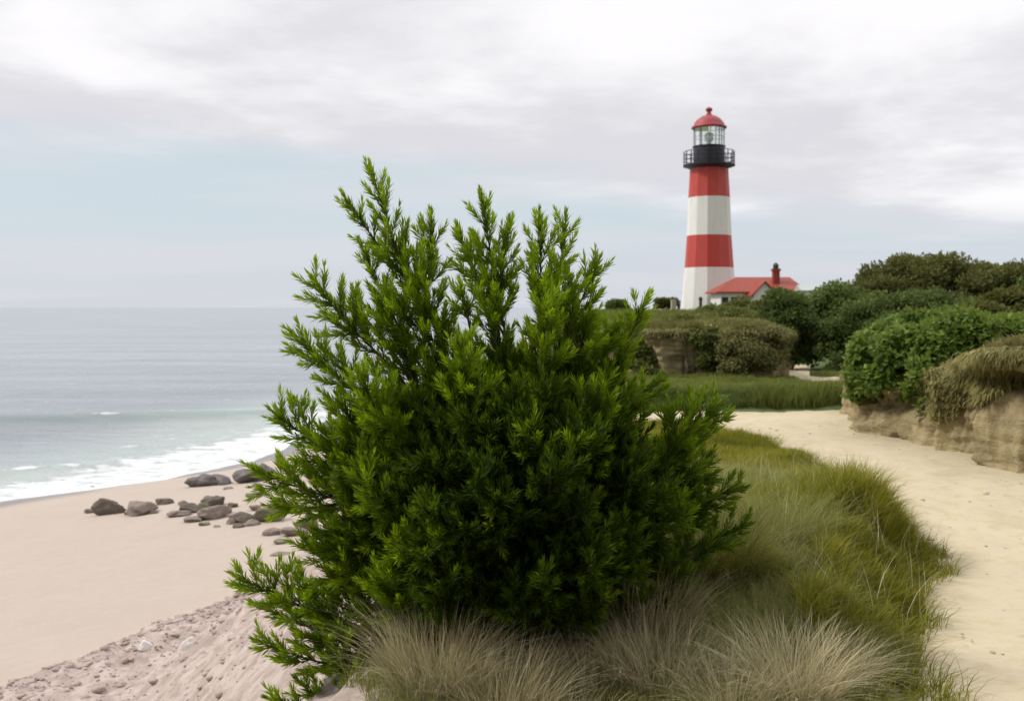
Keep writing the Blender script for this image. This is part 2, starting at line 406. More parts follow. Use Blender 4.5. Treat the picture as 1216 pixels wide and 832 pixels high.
def ground(x, y, full=False):
    x = np.asarray(x, float); y = np.asarray(y, float)
    x, y = np.broadcast_arrays(x, y)
    xe, xw = x_edge(y), x_water(y)
    # plateau
    g = sm(y, 20.5 + 5.5 * sm(x, 5.3, 5.8) * (1 - sm(x, 8.5, 10)), 33) * (.45 + .95 * sm(x, 7, 19))
    g = g * (1 - sm(y, 66, 84)) + .55 * sm(y, 66, 84)
    # lawn step
    lawn_y0 = 15.4 + .25 * vnoise(x * 1.1, x * 0, seed=19) + .1 * (x - 4)
    g = g + .20 * sm(y, lawn_y0, lawn_y0 + .7) * (1 - sm(y, 20, 24)) * sm(x, -1, 1.5)
    # vegetated mound between bush and path
    pl = np.interp(y, *PATH_L)
    dpl = pl - x
    mound = .26 * sm(dpl, .0, .55) * sm(x, -.2, .9) * sm(y, 2.5, 5) * (1 - sm(y, 7.0, 9.6))
    mound = mound + .15 * np.exp(-((x - 2.3) / .42) ** 2 - ((y - 6.0) / .8) ** 2) * sm(dpl, -.05, .35)
    g = g + mound
    # hill right of the gap / behind bank 2
    s2, _ = poly_sd(x, y, B2); in2 = (s2 > 0) & (y < 60) & (y > 19)
    g = np.where(in2, np.maximum(g, .92 * sm(s2, .28, .55) + .018 * np.clip(s2, 0, 20)), g)
    s1, _ = poly_sd(x, y, B1)
    in1 = s1 > 0
    t1 = bank1_h(y) * sm(s1, .30, .55) + .10 * np.clip(s1 - .5, 0, 9)
    g = np.where(in1, np.maximum(g, t1), g)
    # fall to the beach
    foot_w = np.interp(y, [-10, 4, 8, 10.3, 12, 13.8, 16, 22, 60, 100], [2.2, 2.1, 2.7, 3.0, 2.7, 2.4, 2.5, 2.8, 3.2, 4])
    u = (xe - x) / foot_w
    xf = xe - foot_w
    tb = (xf - x) / np.maximum(xf - xw, .5)
    beach = -2.2 - 1.2 * np.clip(tb, 0, 1) - np.clip((xw - x) * .10, 0, 5)
    ub = .65 * np.clip(u, 0, 1) + .35 * sm(u, 0, 1)
    g = g * (1 - ub) + beach * ub
    # rough shelf
    rl = np.interp(y, [-10, 8, 10.3, 13.8, 17, 24], [-7.5, -5.9, -5.15, -3.35, -2.7, -2.2])
    drl = x - rl + .25 * fbm(x * .9, y * .9, seed=5)
    rough = sm(drl, -.12, .35) * sm(xe - x, -.9, -.2) * (1 - sm(y, 18, 26))
    g = g + .10 * rough
    cl_ = fbm(x * 3.1, y * 3.1, o=4, seed=9)
    g = g + rough * (.055 * cl_ + .035 * fbm(x * 8, y * 6, o=3, seed=51) + .03 * sm(vnoise(x * 9, y * 6, seed=52), .3, .8) - .05 * sm(np.abs(vnoise(x * 4.2, y * 4.2, seed=4)), .35, .8)) 
    g = g + .03 * fbm(x * .5, y * .5, seed=3) * (1 + sm(-x, 2, 8))
    # path shallow dishing and scuffs
    dpath = sm(-dpl, 0, .5) * (1 - sm(s1, -.5, .05))
    g = g + (.014 * fbm(x * 2.5, y * 2.5, seed=8) - .014 * sm(vnoise(x * 3.6, y * 3.6, seed=33), .3, .75) + .010 * sm(vnoise(x * 7, y * 7, seed=34), .4, .8)) * sm(x, -1, 0)
    if not full: return g
    land = sm(x - xe, -.6, .3)
    on_path = (x > pl) & (s1 < .35) & (y < lawn_y0) & (y < 15.6) | ((y > 13.4) & (y < lawn_y0) & (x > -4) & (s1 < .35))
    gap = gapmask(x, y)
    path = np.where(on_path | gap, 1.0, 0.0)
    veg = land * (1 - path)
    # bare sand right round the bush's left foot
    veg = veg * sm(x - xe + .25 * fbm(x * 2, y * 2, seed=66), .05, .6) 
    veg = np.where((y < 4.6) & (x < .0), veg * sm(x, -.75, -.35), veg)
    lush = sm(y, 14.8, 15.3) * (1 - path)
    wet = sm(tb + .05 * fbm(x * .5, y * .5, seed=31), .66, .84) * np.where(x < xe, 1, 0)
    path_c = sm(x - xe, .2, 1.2)
    return g, dict(path=path_c, veg=veg, lush=lush, rough=rough, wet=wet), path, (u > .5)

def axis(segs):
    """segs: [(start, end, step), ...] grown geometrically outside"""
    out = []
    for a, b_, st in segs: out.append(np.arange(a, b_, st))
    return np.concatenate(out)
def geo_axis(lo, hi, step0, ratio, limit):
    v = [hi]; s = step0
    while v[-1] < limit: s *= ratio; v.append(v[-1] + s)
    return np.array(v)
xs_r = geo_axis(0, 9.0, .07, 1.06, 12000); xs_l = -geo_axis(0, 7.5, .07, 1.06, 9000)[::-1]
xs = np.concatenate([xs_l[:-1], np.arange(-7.5, 9.0, .06), xs_r])
ys_r = geo_axis(0, 17.0, .07, 1.035, 12000); ys_l = -geo_axis(0, -2.0, .1, 1.15, 500)[::-1]
ys_l = ys_l[ys_l < 1.9]
ys = np.concatenate([-geo_axis(0, 2.0, .1, 1.2, 500)[::-1], np.arange(-1.8, 2.0, .2), np.arange(2.0, 17.0, .06), ys_r])
GX, GY = np.meshgrid(xs, ys)
GZ, AT, pth, bch = ground(GX, GY, True)
nx, ny = len(xs), len(ys)
i = np.arange(ny - 1)[:, None] * nx + np.arange(nx - 1)[None]
quad = np.stack([i, i + 1, i + nx + 1, i + nx], -1).reshape(-1, 4)
fp = pth[:-1, :-1].ravel() > .5; fb = (bch[:-1, :-1].ravel() > 0) & ~fp
allV = np.stack([GX, GY, GZ], -1).reshape(-1, 3)
for nm, msk in (('sandy_path', fp), ('beach', fb), ('ground', ~fp & ~fb)):
    q = quad[msk]; used, inv = np.unique(q.ravel(), return_inverse=True)
    o = mesh_obj(nm, allV[used], inv.reshape(-1, 4), M_ground, attrs={k: v.ravel()[used] for k, v in AT.items()})
    tag(o, kind='structure')

def gz(x, y): return float(ground(np.array([x]), np.array([y]))[0])
def hit(px, py):
    """the ground point seen at a photo position"""
    for dd in np.concatenate([np.arange(2.5, 60, .02), np.arange(60, 200, .2)]):
        p = P(px, py, dd)
        if p[2] <= gz(p[0], p[1]): return p
    return P(px, py, 100)
def hitv(px, py):
    dd = np.arange(2.5, 80, .02); x = (px - 608) / F * dd; z = EYE + (365 - py) / F * dd
    k = np.argmax(z <= ground(x, dd)); return np.array([x[k], dd[k], z[k]])

# ------------------------------------------------------------------ sea
sxs = np.concatenate([-geo_axis(0, 48, .3, 1.08, 16000)[::-1][:-1], np.arange(-48, 4, .22), geo_axis(0, 4, .3, 1.12, 9000)])
sys_ = np.concatenate([-geo_axis(0, -5, .5, 1.25, 600)[::-1][:-1] if False else np.array([-600, -200, -60, -20, 0, 10]), np.arange(14, 62, .16), geo_axis(0, 62, .3, 1.05, 16000)])
SX, SY = np.meshgrid(sxs, sys_)
xw = x_water(SY)
off = xw - SX                                     # metres seaward along x
crest_y = 42.0 + .30 * (SX + 21) + .5 * np.sin(SX * .22)      # one long swell about to break
dv = SY - crest_y
env = sm(-SX, 5, 9) * (1 - sm(-SX, 45, 60))
env = env * (.7 + .3 * vnoise(SX * .12, SY * 0, seed=3))
swell = env * np.where(dv > 0, np.exp(-(dv / 3.2) ** 2), np.exp(-(dv / 1.1) ** 2))
crest2 = 30.8 + .55 * (SX + 14) + .3 * np.sin(SX * .5)
dv2 = SY - crest2; sw2 = np.where(dv2 > 0, np.exp(-(dv2 / 1.4) ** 2), np.exp(-(dv2 / .5) ** 2)) * sm(off, 2.0, 4) * (1 - sm(-SX, 22, 34))
far = 1 - sm(SY, 200, 600)
chop = .05 * fbm(SX * .5, SY * 1.1, seed=21) + .09 * fbm(SX * .10, SY * .30, seed=22) * sm(off, 5, 15)
SZ = SEA + .52 * swell + .16 * sw2 + chop * far * sm(off, 0, 4) * np.clip((120 / np.maximum(SY, 1)), 0, 1)
fw_ = np.interp(SY, [20, 27, 31, 35, 40, 50, 80], [2.4, 3.0, 4.0, 3.6, 2.6, 2.4, 3])
foam = (1 - sm(off, fw_ * .6, fw_ * 1.35)) * .52 + .12 * sm(off, 0, .5) +.22 * (1 - sm(np.abs(off - .25), .15, .5)) + .12 * (1 - sm(off, fw_, fw_ * 2.6))
foam = np.maximum(foam, .52 * env * np.exp(-((dv + .1) / .35) ** 2) * sm(vnoise(SX * .35, SY * 0, seed=8), .0, .5))
foam = np.maximum(foam, .5 * sw2 * np.exp(-((dv2) / .4) ** 2))
shallow = 1 - sm(off, 2, 13)
nx, ny = len(sxs), len(sys_)
i = np.arange(ny - 1)[:, None] * nx + np.arange(nx - 1)[None]
quad = np.stack([i, i + 1, i + nx + 1, i + nx], -1).reshape(-1, 4)
keep = (off.ravel()[quad].max(1) > -4)
tag(mesh_obj('sea', np.stack([SX, SY, SZ], -1).reshape(-1, 3), quad[keep], M_sea,
             attrs=dict(foam=foam, shallow=shallow, swell=np.clip(np.where(dv < 0, swell, 0) * .9, 0, 1))), kind='structure')

# ------------------------------------------------------------------ eroded sand banks
_pts = B1; s_blk = float(np.sum(np.hypot(*np.diff(B1[:8], axis=0).T))) + .25
def resample(poly, step):
    seg = np.hypot(*np.diff(poly, axis=0).T); s = np.concatenate([[0], np.cumsum(seg)])
    ss_ = np.arange(0, s[-1], step)
    for _ in range(1):
        x = np.interp(ss_, s, poly[:, 0]); y = np.interp(ss_, s, poly[:, 1])
    k = max(3, int(.35 / step)) | 1; ker = np.ones(k) / k
    xp = np.convolve(np.pad(x, k // 2, mode='edge'), ker, 'valid'); yp = np.convolve(np.pad(y, k // 2, mode='edge'), ker, 'valid')
    return np.stack([xp, yp], 1), ss_

def bank(name, poly, hfn, flute, step, seed, blocks=()):
    pts, s = resample(poly, step)
    tan = unit(np.gradient(pts, axis=0)); nrm = np.stack([tan[:, 1], -tan[:, 0]], 1)     # towards the path
    nt, ntop = 60, 20
    T = np.linspace(0, 1, nt); Hh = hfn(pts[:, 0], pts[:, 1], s)
    rows = []
    S_, T_ = np.meshgrid(s, T)
    q_ = vnoise(S_ * 1.9, T_ * .35, seed=seed) * 2.5; fq = np.floor(q_); fl = flute * .30 * (fq + sm(q_ - fq, .0, .28))
    fl = fl + .10 * (np.abs(fbm(S_ * 1.3, T_ * 2.4, seed=seed + 9)) * 2 - .5) - .13 * np.exp(-(vnoise(S_ * 1.7, T_ * .5, seed=seed + 13) / .08) ** 2)
    fl = fl + flute * .32 * vnoise(S_ * 5.5, T_ * .7, seed=seed + 1) + flute * .55 * vnoise(S_ * 2.6, T_ * .3, seed=seed + 61)
    zq = T_ * Hh[None] * 9 + .8 * vnoise(S_ * 1.1, T_ * 2, seed=seed + 40); fl = fl + .012 * sm(zq - np.floor(zq), .0, .35) * (1 - sm(zq - np.floor(zq), .75, 1))
    fl = fl + .11 * fbm(S_ * 2.8, T_ * Hh[None] * 2.4, seed=seed + 2, o=6) - .12 * sm(vnoise(S_ * 3.2, T_ * Hh[None] * 3.4, seed=seed + 20), .35, .7)
    foot = .07 * (1 - T_) ** 4 + .05
    lip = .06 * sm(T_, .80, .93) 
    outw = fl + foot + lip - .02 * sm(T_, .30, .8)
    for a_, b_, amt in blocks: outw = outw + amt * sm(S_, a_ - .06, a_ + .06) * (1 - sm(S_, b_ - .1, b_ + .1)) * (1 - .2 * T_)
    Xf = pts[None, :, 0] + nrm[None, :, 0] * outw; Yf = pts[None, :, 1] + nrm[None, :, 1] * outw
    Zf = -.12 + (Hh[None] + .12) * T_
    k = np.linspace(0, 1, ntop + 1)[1:][:, None]
    last = outw[-1][None]
    inw = last * (1 - k) - 1.6 * k
    Xt = pts[None, :, 0] + nrm[None, :, 0] * inw; Yt = pts[None, :, 1] + nrm[None, :, 1] * inw
    Zt = Hh[None] + .09 * np.sin(np.clip(k * 4, 0, 1) * np.pi / 2) + .06 * fbm(Xt * 2, Yt * 2, seed=seed + 5) * np.clip(k * 3, 0, 1) + .05 * k - .25 * sm(k, .75, 1)
    V = np.stack([np.concatenate([Xf, Xt]), np.concatenate([Yf, Yt]), np.concatenate([Zf, Zt])], -1)
    top = np.concatenate([sm(T_, .86, 1.0) * .8, np.ones_like(Xt)])
    m_, n_ = V.shape[:2]
    i = np.arange(m_ - 1)[:, None] * n_ + np.arange(n_ - 1)[None]
    q = np.stack([i, i + 1, i + n_ + 1, i + n_], -1).reshape(-1, 4)
    o = mesh_obj(name, V.reshape(-1, 3), q, M_bank, attrs=dict(top=top)); tag(o, kind='structure')
    return pts, nrm, s, Hh, V, nt
bk1 = bank('sand_bank', B1, lambda x, y, s: bank1_h(y) + .05 * vnoise(s * 1.3, 0 * s, seed=5), .22, .022, 11, blocks=((s_blk, s_blk + 3.5, .30),))
bk2 = bank('sand_bank', B2, lambda x, y, s: .98 + .16 * vnoise(s * .8, 0 * s, seed=3), .30, .05, 31)

# ------------------------------------------------------------------ lighthouse
LX, LY = 19.0, 96.0; K = LY / F
zz = lambda py, dd=LY: EYE + (365 - py) * dd / F
lh = empty('lighthouse', (LX, LY, .3), 'tall red and white banded lighthouse with black gallery and red dome', 'lighthouse')
rot = math.pi / 12
bands = [(2.80, 0.0), (2.33, zz(318) - .3), (2.12, zz(280) - .3), (1.98, zz(235) - .3), (1.82, zz(201) - .3)]
bm = bmesh.new(); lathe(bm, bands, 12, rot, mats=[0, 1, 0, 1]); bm_obj('tower', bm, [M_white, M_red], lh)
g0 = zz(201) - .3
bm = bmesh.new(); lathe(bm, [(1.80, g0 + .003), (2.0, g0 + .12), (2.42, g0 + .26), (2.48, g0 + .28), (2.48, g0 + .40), (2.0, g0 + .42)], 24, rot)
bm_obj('gallery', bm, M_black, lh)
rl = Tubes(); r0 = g0 + .40
for k in range(20):
    a = 2 * math.pi * k / 20; p = np.array([2.40 * math.cos(a), 2.40 * math.sin(a), r0])
    rl.add([p, p + [0, 0, 1.25]], [.055, .05], 5)
for hz_ in (.45, .85, 1.25):
    th = np.linspace(0, 2 * math.pi, 41); rl.add(np.stack([2.4 * np.cos(th), 2.4 * np.sin(th), np.full(41, r0 + hz_)], 1), np.full(41, .04), 5)
rl.build('railing', M_black, lh)
d1 = zz(174) - .3; l1 = zz(153) - .3
bm = bmesh.new(); lathe(bm, [(1.52, g0 + .423), (1.50, d1 - .1), (1.58, d1 - .08), (1.58, d1)], 24); bm_obj('watch_room', bm, M_black, lh, False)
bm = bmesh.new(); lathe(bm, [(1.40, d1 + .005), (1.40, l1 - .01)], 12, rot); bm_obj('lantern_glass', bm, M_glass, lh)
mu = Tubes()
for k in range(12):
    a = rot + 2 * math.pi * k / 12; mu.add([(1.44 * math.cos(a), 1.44 * math.sin(a), d1), (1.44 * math.cos(a), 1.44 * math.sin(a), l1)], [.045, .045], 4)
th = np.linspace(0, 2 * math.pi, 13) + rot
mu.add(np.stack([1.44 * np.cos(th), 1.44 * np.sin(th), np.full(13, (d1 + l1) / 2)], 1), np.full(13, .025), 4)
mu.build('glazing_bar', simple('grey green bars', (.36, .42, .40), .5), lh)
bm = bmesh.new(); lathe(bm, [(.2, d1 + .01), (.2, d1 + .4), (.36, d1 + .5), (.42, d1 + .85), (.36, d1 + 1.2), (.15, d1 + 1.3)], 16); bm_obj('lamp_lens', bm, M_lens, lh, True)
bm = bmesh.new(); lathe(bm, [(1.5, l1), (1.68, l1 + .02), (1.68, l1 + .16), (1.52, l1 + .26), (1.40, l1 + .55), (1.12, l1 + .9), (.7, l1 + 1.18), (.28, l1 + 1.34), (.24, l1 + 1.5)], 24, rot)
dome = bm_obj('dome', bm, M_dome, lh, True)
bm = bmesh.new(); lathe(bm, [(.16, l1 + 1.503), (.13, l1 + 1.58), (.30, l1 + 1.70), (.34, l1 + 1.85), (.26, l1 + 2.0), (.08, l1 + 2.05), (.035, l1 + 2.12), (0, l1 + 2.16)], 14)
bm_obj('finial', bm, M_dome, dome, True)
# ------------------------------------------------------------------ keeper's house
HD = 88.0
hx = lambda px, dd=HD: (px - 608) * dd / F
hz = lambda py, dd=HD: EYE + (365 - py) * dd / F
ho = empty('keeper_house', (0, 0, 0), 'low white keeper house with red hipped roof at the foot of the lighthouse', 'house')
ho.location = (hx(906), HD, .4)
ox, oy, oz = hx(900), HD, .4
x0, x1 = hx(847) - ox, hx(953) - ox; y0, y1 = 0.0, 5.2; ez = hz(348) - oz; rz = hz(329, HD + 2.6) - oz
bm = bmesh.new(); box(bm, x0 + .3, x1 - .3, y0 + .35, y1 - .35, 0, ez); bm_obj('wall', bm, M_white, ho)
bm = bmesh.new()
e4 = [bm.verts.new(p) for p in ((x0 - .15, y0, ez), (x1 + .15, y0, ez), (x1 + .15, y1, ez), (x0 - .15, y1, ez))]
e5 = [bm.verts.new((v.co.x, v.co.y, ez + .13)) for v in e4]
ra = bm.verts.new((hx(868, HD + 2.6) - ox, 2.6, rz)); rb = bm.verts.new((hx(932, HD + 2.6) - ox, 2.6, rz))
bm.faces.new(e4[::-1])
for a_ in range(4): bm.faces.new((e4[a_], e4[(a_ + 1) % 4], e5[(a_ + 1) % 4], e5[a_]))
bm.faces.new((e5[0], e5[1], rb, ra)); bm.faces.new((e5[1], e5[2], rb)); bm.faces.new((e5[2], e5[3], ra, rb)); bm.faces.new((e5[3], e5[0], ra))
roof = bm_obj('roof', bm, M_roofred, ho)
# gabled wing
gx0, gx1 = hx(889, HD - 1.5) - ox, hx(915, HD - 1.5) - ox; gm = (gx0 + gx1) / 2; gp = hz(336, HD - 1.5) - oz; ge = hz(349, HD - 1.5) - oz
bm = bmesh.new()
a_ = [bm.verts.new(p) for p in ((gx0, -1.5, 0), (gx1, -1.5, 0), (gx1, -1.5, ge), (gm, -1.5, gp), (gx0, -1.5, ge))]
c_ = [bm.verts.new((v.co.x, .345, v.co.z)) for v in a_]
bm.faces.new(a_); bm.faces.new(c_[::-1])
for q in range(5): bm.faces.new((a_[q], c_[q], c_[(q + 1) % 5], a_[(q + 1) % 5]))
bmesh.ops.recalc_face_normals(bm, faces=bm.faces); bm_obj('gable_wing', bm, M_white, ho)
bm = bmesh.new()
for sgn, xo in ((-1, gx0 - .25), (1, gx1 + .25)):
    sl = (gp - ge) / (gx1 - gm); zo = ge - .25 * sl
    vs = [bm.verts.new(p) for p in ((xo, -1.72, zo + .03), (gm, -1.72, gp + .05), (gm, 2.2, gp + .05), (xo, 2.2, zo + .03),
                                    (xo, -1.72, zo + .15), (gm, -1.72, gp + .19), (gm, 2.2, gp + .19), (xo, 2.2, zo + .15))]
    for f in ((0, 3, 2, 1), (4, 5, 6, 7), (0, 1, 5, 4), (3, 7, 6, 2), (0, 4, 7, 3)): bm.faces.new([vs[i_] for i_ in f])
bmesh.ops.recalc_face_normals(bm, faces=bm.faces); bm_obj('gable_roof', bm, M_roofred, ho)
cx = hx(921) - ox; ct = hz(317) - oz
bm = bmesh.new(); box(bm, cx - .28, cx + .28, 1.3, 1.9, ez + .2, ct - .3); box(bm, cx - .36, cx + .36, 1.22, 1.98, ct - .3, ct - .1)
ch = bm_obj('chimney', bm, M_roofred, roof)
bm = bmesh.new(); lathe(bm, [(.27, ct - .097), (.24, ct + .15), (.30, ct + .2), (.12, ct + .42), (0, ct + .48)], 10, cx=cx, cy=1.6); bm_obj('chimney_pot', bm, M_black, roof)
for px in (856, 867, 878):
    bm = bmesh.new(); xx = hx(px) - ox; box(bm, xx - .28, xx + .28, .335, .40, ez - 1.25, ez - .35); wv = bm_obj('window', bm, M_win, ho)
bm = bmesh.new(); box(bm, gm - .3, gm + .3, -1.52, -1.46, ge - 1.0, ge - .1); bm_obj('window', bm, M_win, ho)

sh = empty('shed', (hx(966, 80), 80, 1.2), 'small shed with pale grey gable roof right of the red roofed house', 'shed')
bm = bmesh.new(); box(bm, -1.1, 1.1, -.8, .8, 0, hz(345, 80) - 1.2); bm_obj('wall', bm, M_white, sh)
bm = bmesh.new(); q0 = hz(345, 80) - 1.2; q1 = hz(338, 80) - 1.2
vs = [bm.verts.new(p) for p in ((-1.3, -1, q0 + .003), (1.3, -1, q0 + .003), (1.3, 1, q0 + .003), (-1.3, 1, q0 + .003), (-1.3, 0, q1), (1.3, 0, q1))]
for f in ((0, 3, 2, 1), (0, 1, 5, 4), (2, 3, 4, 5), (1, 2, 5), (3, 0, 4)): bm.faces.new([vs[i_] for i_ in f])
bm_obj('roof', bm, M_shed, sh)

# low wall and posts by the tower
bm = bmesh.new(); xa, xb = hx(779, 90), hx(806, 90)
n_ = 9
for k in range(n_):
    u0 = xa + (xb - xa) * k / n_; u1 = xa + (xb - xa) * (k + 1) / n_ - .02
    box(bm, u0, u1, -.2 + rng.uniform(-.03, .03), .2, -.3, .85 + rng.uniform(-.06, .10) + (.9 if k in (6, 7) else 0))
o = bm_obj('stone_wall', bm, M_stone); o.location = (0, 90, .55); tag(o, 'low pale stone wall left of the lighthouse foot', 'wall')
def post(px, py_top, dd, hgt, lab):
    bm = bmesh.new(); lathe(bm, [(.14, 0), (.13, hgt * .82), (.17, hgt * .84), (.17, hgt * .93), (.06, hgt)], 8)
    o = bm_obj('post', bm, M_dark); x = hx(px, dd); o.location = (x, dd, zz(py_top, dd) - hgt); tag(o, lab, 'post', 'posts by the lighthouse')
post(832, 352, 84, 1.7, 'dark post standing in front of the white foot of the lighthouse')
post(806, 359, 90, 1.9, 'dark post at the right end of the low stone wall')

# ------------------------------------------------------------------ leaf masses
def crown_mesh(name, lobes, n, size, matl, parent=None, sub=9, aspect=.55, seed=0, tone_bias=0.0, droop=0.0):
    """lobes: [(cx,cy,cz,rx,ry,rz)], each broken into smaller clumps of leaves spread through its volume"""
    r_ = np.random.default_rng(seed)
    lobes = np.array(lobes, float); vol = (lobes[:, 3] * lobes[:, 5] + lobes[:, 3] * lobes[:, 4]); pr = vol / vol.sum()
    cl_c, cl_r = [], []
    for lb, p_ in zip(lobes, pr):
        m_ = max(6, int(sub * len(lobes) * p_))
        dd = unit(r_.normal(size=(m_, 3))); dd[:, 2] = np.where(dd[:, 2] < -.35, -dd[:, 2], dd[:, 2])
        rad = r_.uniform(.62, .98, (m_, 1))
        cl_c.append(lb[:3] + dd * rad * lb[3:6]); cl_r.append(r_.uniform(.24, .52, m_) * lb[3:6].mean())
    cl_c = np.concatenate(cl_c); cl_r = np.concatenate(cl_r)
    m_ = len(cl_c); wgt = cl_r ** 2; wgt /= wgt.sum()
    idx = r_.choice(m_, n, p=wgt)
    dd = unit(r_.normal(size=(n, 3))); rad = r_.uniform(.25, 1.0, (n, 1)) ** .6
    O = cl_c[idx] + dd * rad * cl_r[idx][:, None] * np.array([1.1, 1.1, .8])
    Dn = unit(dd * .7 + r_.normal(size=(n, 3)) * .6 + np.array([0, 0, .25 - droop]))
    Nn = unit(dd + np.array([0, 0, .9]) + r_.normal(size=(n, 3)) * .45)
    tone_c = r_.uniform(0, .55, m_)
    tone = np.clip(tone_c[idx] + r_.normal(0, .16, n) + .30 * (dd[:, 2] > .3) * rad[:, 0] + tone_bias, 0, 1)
    L = size * r_.uniform(.65, 1.3, n); W = L * aspect
    V, Fa, tn = leaves_mesh(O, Dn, Nn, L, W, tone, fold=.15)
    return mesh_obj(name, V, Fa, matl, parent, attrs=dict(tone=tn)), cl_c

def woody(name, base, lobes, n, size, matl, label, cat='tree', group=None, sub=9, seed=0, aspect=.55, bias=0.0, limb=True, obj='tree', droop=0, crown='crown'):
    base = np.array(base, float)
    t_ = empty(obj, base, label, cat, group)
    lb = [(l[0] - base[0], l[1] - base[1], l[2] - base[2], *l[3:]) for l in lobes]
    crown_mesh(crown, lb, n, size, matl, t_, sub=sub, seed=seed, aspect=aspect, tone_bias=bias, droop=droop)
    tb = Tubes(); r_ = np.random.default_rng(seed + 99)
    topz = max(l[2] for l in lb); r0_ = .05 * (max(l[2] + l[5] for l in lb)) + .03
    for l in lb:
        c_ = np.array(l[:3]); mid_ = c_ * [.4, .4, .5] + r_.normal(0, .08, 3); s_ = np.array([r_.normal(0, .05), r_.normal(0, .05), -.1])
        u = np.linspace(0, 1, 7)[:, None]; pts = (1 - u) ** 2 * s_ + 2 * u * (1 - u) * mid_ + u ** 2 * c_
        tb.add(pts, np.linspace(r0_, r0_ * .3, 7), 6)
        for k in range(5):
            e_ = c_ + unit(r_.normal(size=3)) * np.array(l[3:6]) * .8; e_[2] = max(e_[2], c_[2] * .5)
            tb.add([c_ * .8, (c_ + e_) / 2 + r_.normal(0, .04, 3), e_], [r0_ * .4, r0_ * .25, r0_ * .1], 5)
    tb.build('trunk', M_bark, t_)
    return t_

def lobe(px, py, dd, rx, rz, ry=None):
    """lobe centred at a photo position and depth; radii in photo pixels"""
    c_ = P(px, py, dd); k = dd / F
    return (c_[0], c_[1], c_[2], rx * k, (ry or rx) * k, rz * k)
def basept(px, dd): 
    x = (px - 608) / F * dd; return (x, dd, gz(x, dd))

# windswept trees on the hill at right
TG = 'windswept trees on the hill'
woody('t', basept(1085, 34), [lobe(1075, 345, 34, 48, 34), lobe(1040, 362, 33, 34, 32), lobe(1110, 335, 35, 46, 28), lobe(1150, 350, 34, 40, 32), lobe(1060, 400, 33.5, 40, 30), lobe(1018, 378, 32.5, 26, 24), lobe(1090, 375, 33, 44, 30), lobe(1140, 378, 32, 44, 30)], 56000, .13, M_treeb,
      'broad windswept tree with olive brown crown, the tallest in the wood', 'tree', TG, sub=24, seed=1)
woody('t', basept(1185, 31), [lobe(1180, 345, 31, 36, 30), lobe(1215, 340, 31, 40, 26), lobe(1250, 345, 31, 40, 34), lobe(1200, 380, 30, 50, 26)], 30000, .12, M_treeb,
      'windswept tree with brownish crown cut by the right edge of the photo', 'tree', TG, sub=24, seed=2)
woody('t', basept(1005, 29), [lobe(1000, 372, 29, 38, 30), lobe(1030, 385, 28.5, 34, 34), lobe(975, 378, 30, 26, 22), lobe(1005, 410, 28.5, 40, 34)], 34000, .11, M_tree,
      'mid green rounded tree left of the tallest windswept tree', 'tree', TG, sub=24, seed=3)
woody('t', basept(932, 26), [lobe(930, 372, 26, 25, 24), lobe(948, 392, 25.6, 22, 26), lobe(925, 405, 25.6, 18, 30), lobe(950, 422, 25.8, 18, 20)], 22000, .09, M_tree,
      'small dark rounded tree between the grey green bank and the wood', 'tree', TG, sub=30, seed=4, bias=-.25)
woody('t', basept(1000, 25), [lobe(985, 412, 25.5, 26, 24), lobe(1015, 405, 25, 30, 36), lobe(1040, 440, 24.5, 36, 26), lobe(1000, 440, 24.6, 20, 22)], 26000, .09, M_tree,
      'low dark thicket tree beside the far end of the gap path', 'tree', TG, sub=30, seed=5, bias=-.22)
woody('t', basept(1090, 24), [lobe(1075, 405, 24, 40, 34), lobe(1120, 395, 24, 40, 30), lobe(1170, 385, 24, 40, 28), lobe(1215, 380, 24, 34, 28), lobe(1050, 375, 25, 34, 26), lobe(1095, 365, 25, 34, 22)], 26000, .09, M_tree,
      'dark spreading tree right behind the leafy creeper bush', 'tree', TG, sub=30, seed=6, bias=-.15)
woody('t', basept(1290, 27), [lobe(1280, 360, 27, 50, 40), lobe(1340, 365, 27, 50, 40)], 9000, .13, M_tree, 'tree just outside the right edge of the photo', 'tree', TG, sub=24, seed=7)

# scrub mounds in front of lighthouse and house
SG = 'low scrub bushes below the lighthouse'
mounds = [
 (880, 62, [(880, 372, 34, 13)], 'domed scrub bush directly below the white house wall'),
 (848, 58, [(848, 378, 28, 12)], 'scrub bush below the post at the foot of the lighthouse'),
 (905, 52, [(905, 375, 26, 17)], 'scrub bush left of the small dark rounded tree and below the chimney'),
 (830, 48, [(832, 386, 30, 12)], 'flat olive scrub bush on the slope right above the pale broken bank'),
 (870, 40, [(868, 385, 40, 14)], 'wide scrub bush on top of the grey green bank'),
 (800, 44, [(797, 390, 22, 10)], 'low scrub bush on the slope left above the pale broken bank'),
 (955, 70, [(950, 364, 30, 11)], 'scrub bush in front of the right end of the red roof'),
 (815, 34, [(812, 388, 26, 9)], 'small rounded scrub bush at the top edge of the pale broken bank'),
 (850, 50, [(850, 377, 26, 10)], 'rounded olive scrub bush in the middle of the slope below the house'),
 (890, 32, [(892, 388, 24, 10)], 'rounded scrub bush at the right end of the bank top'),
 (915, 44, [(912, 380, 18, 14)], 'scrub bush tucked behind the left side of the small dark rounded tree'),
 (985, 64, [(987, 362, 24, 13)], 'scrub bush below the small grey roofed shed'),
]
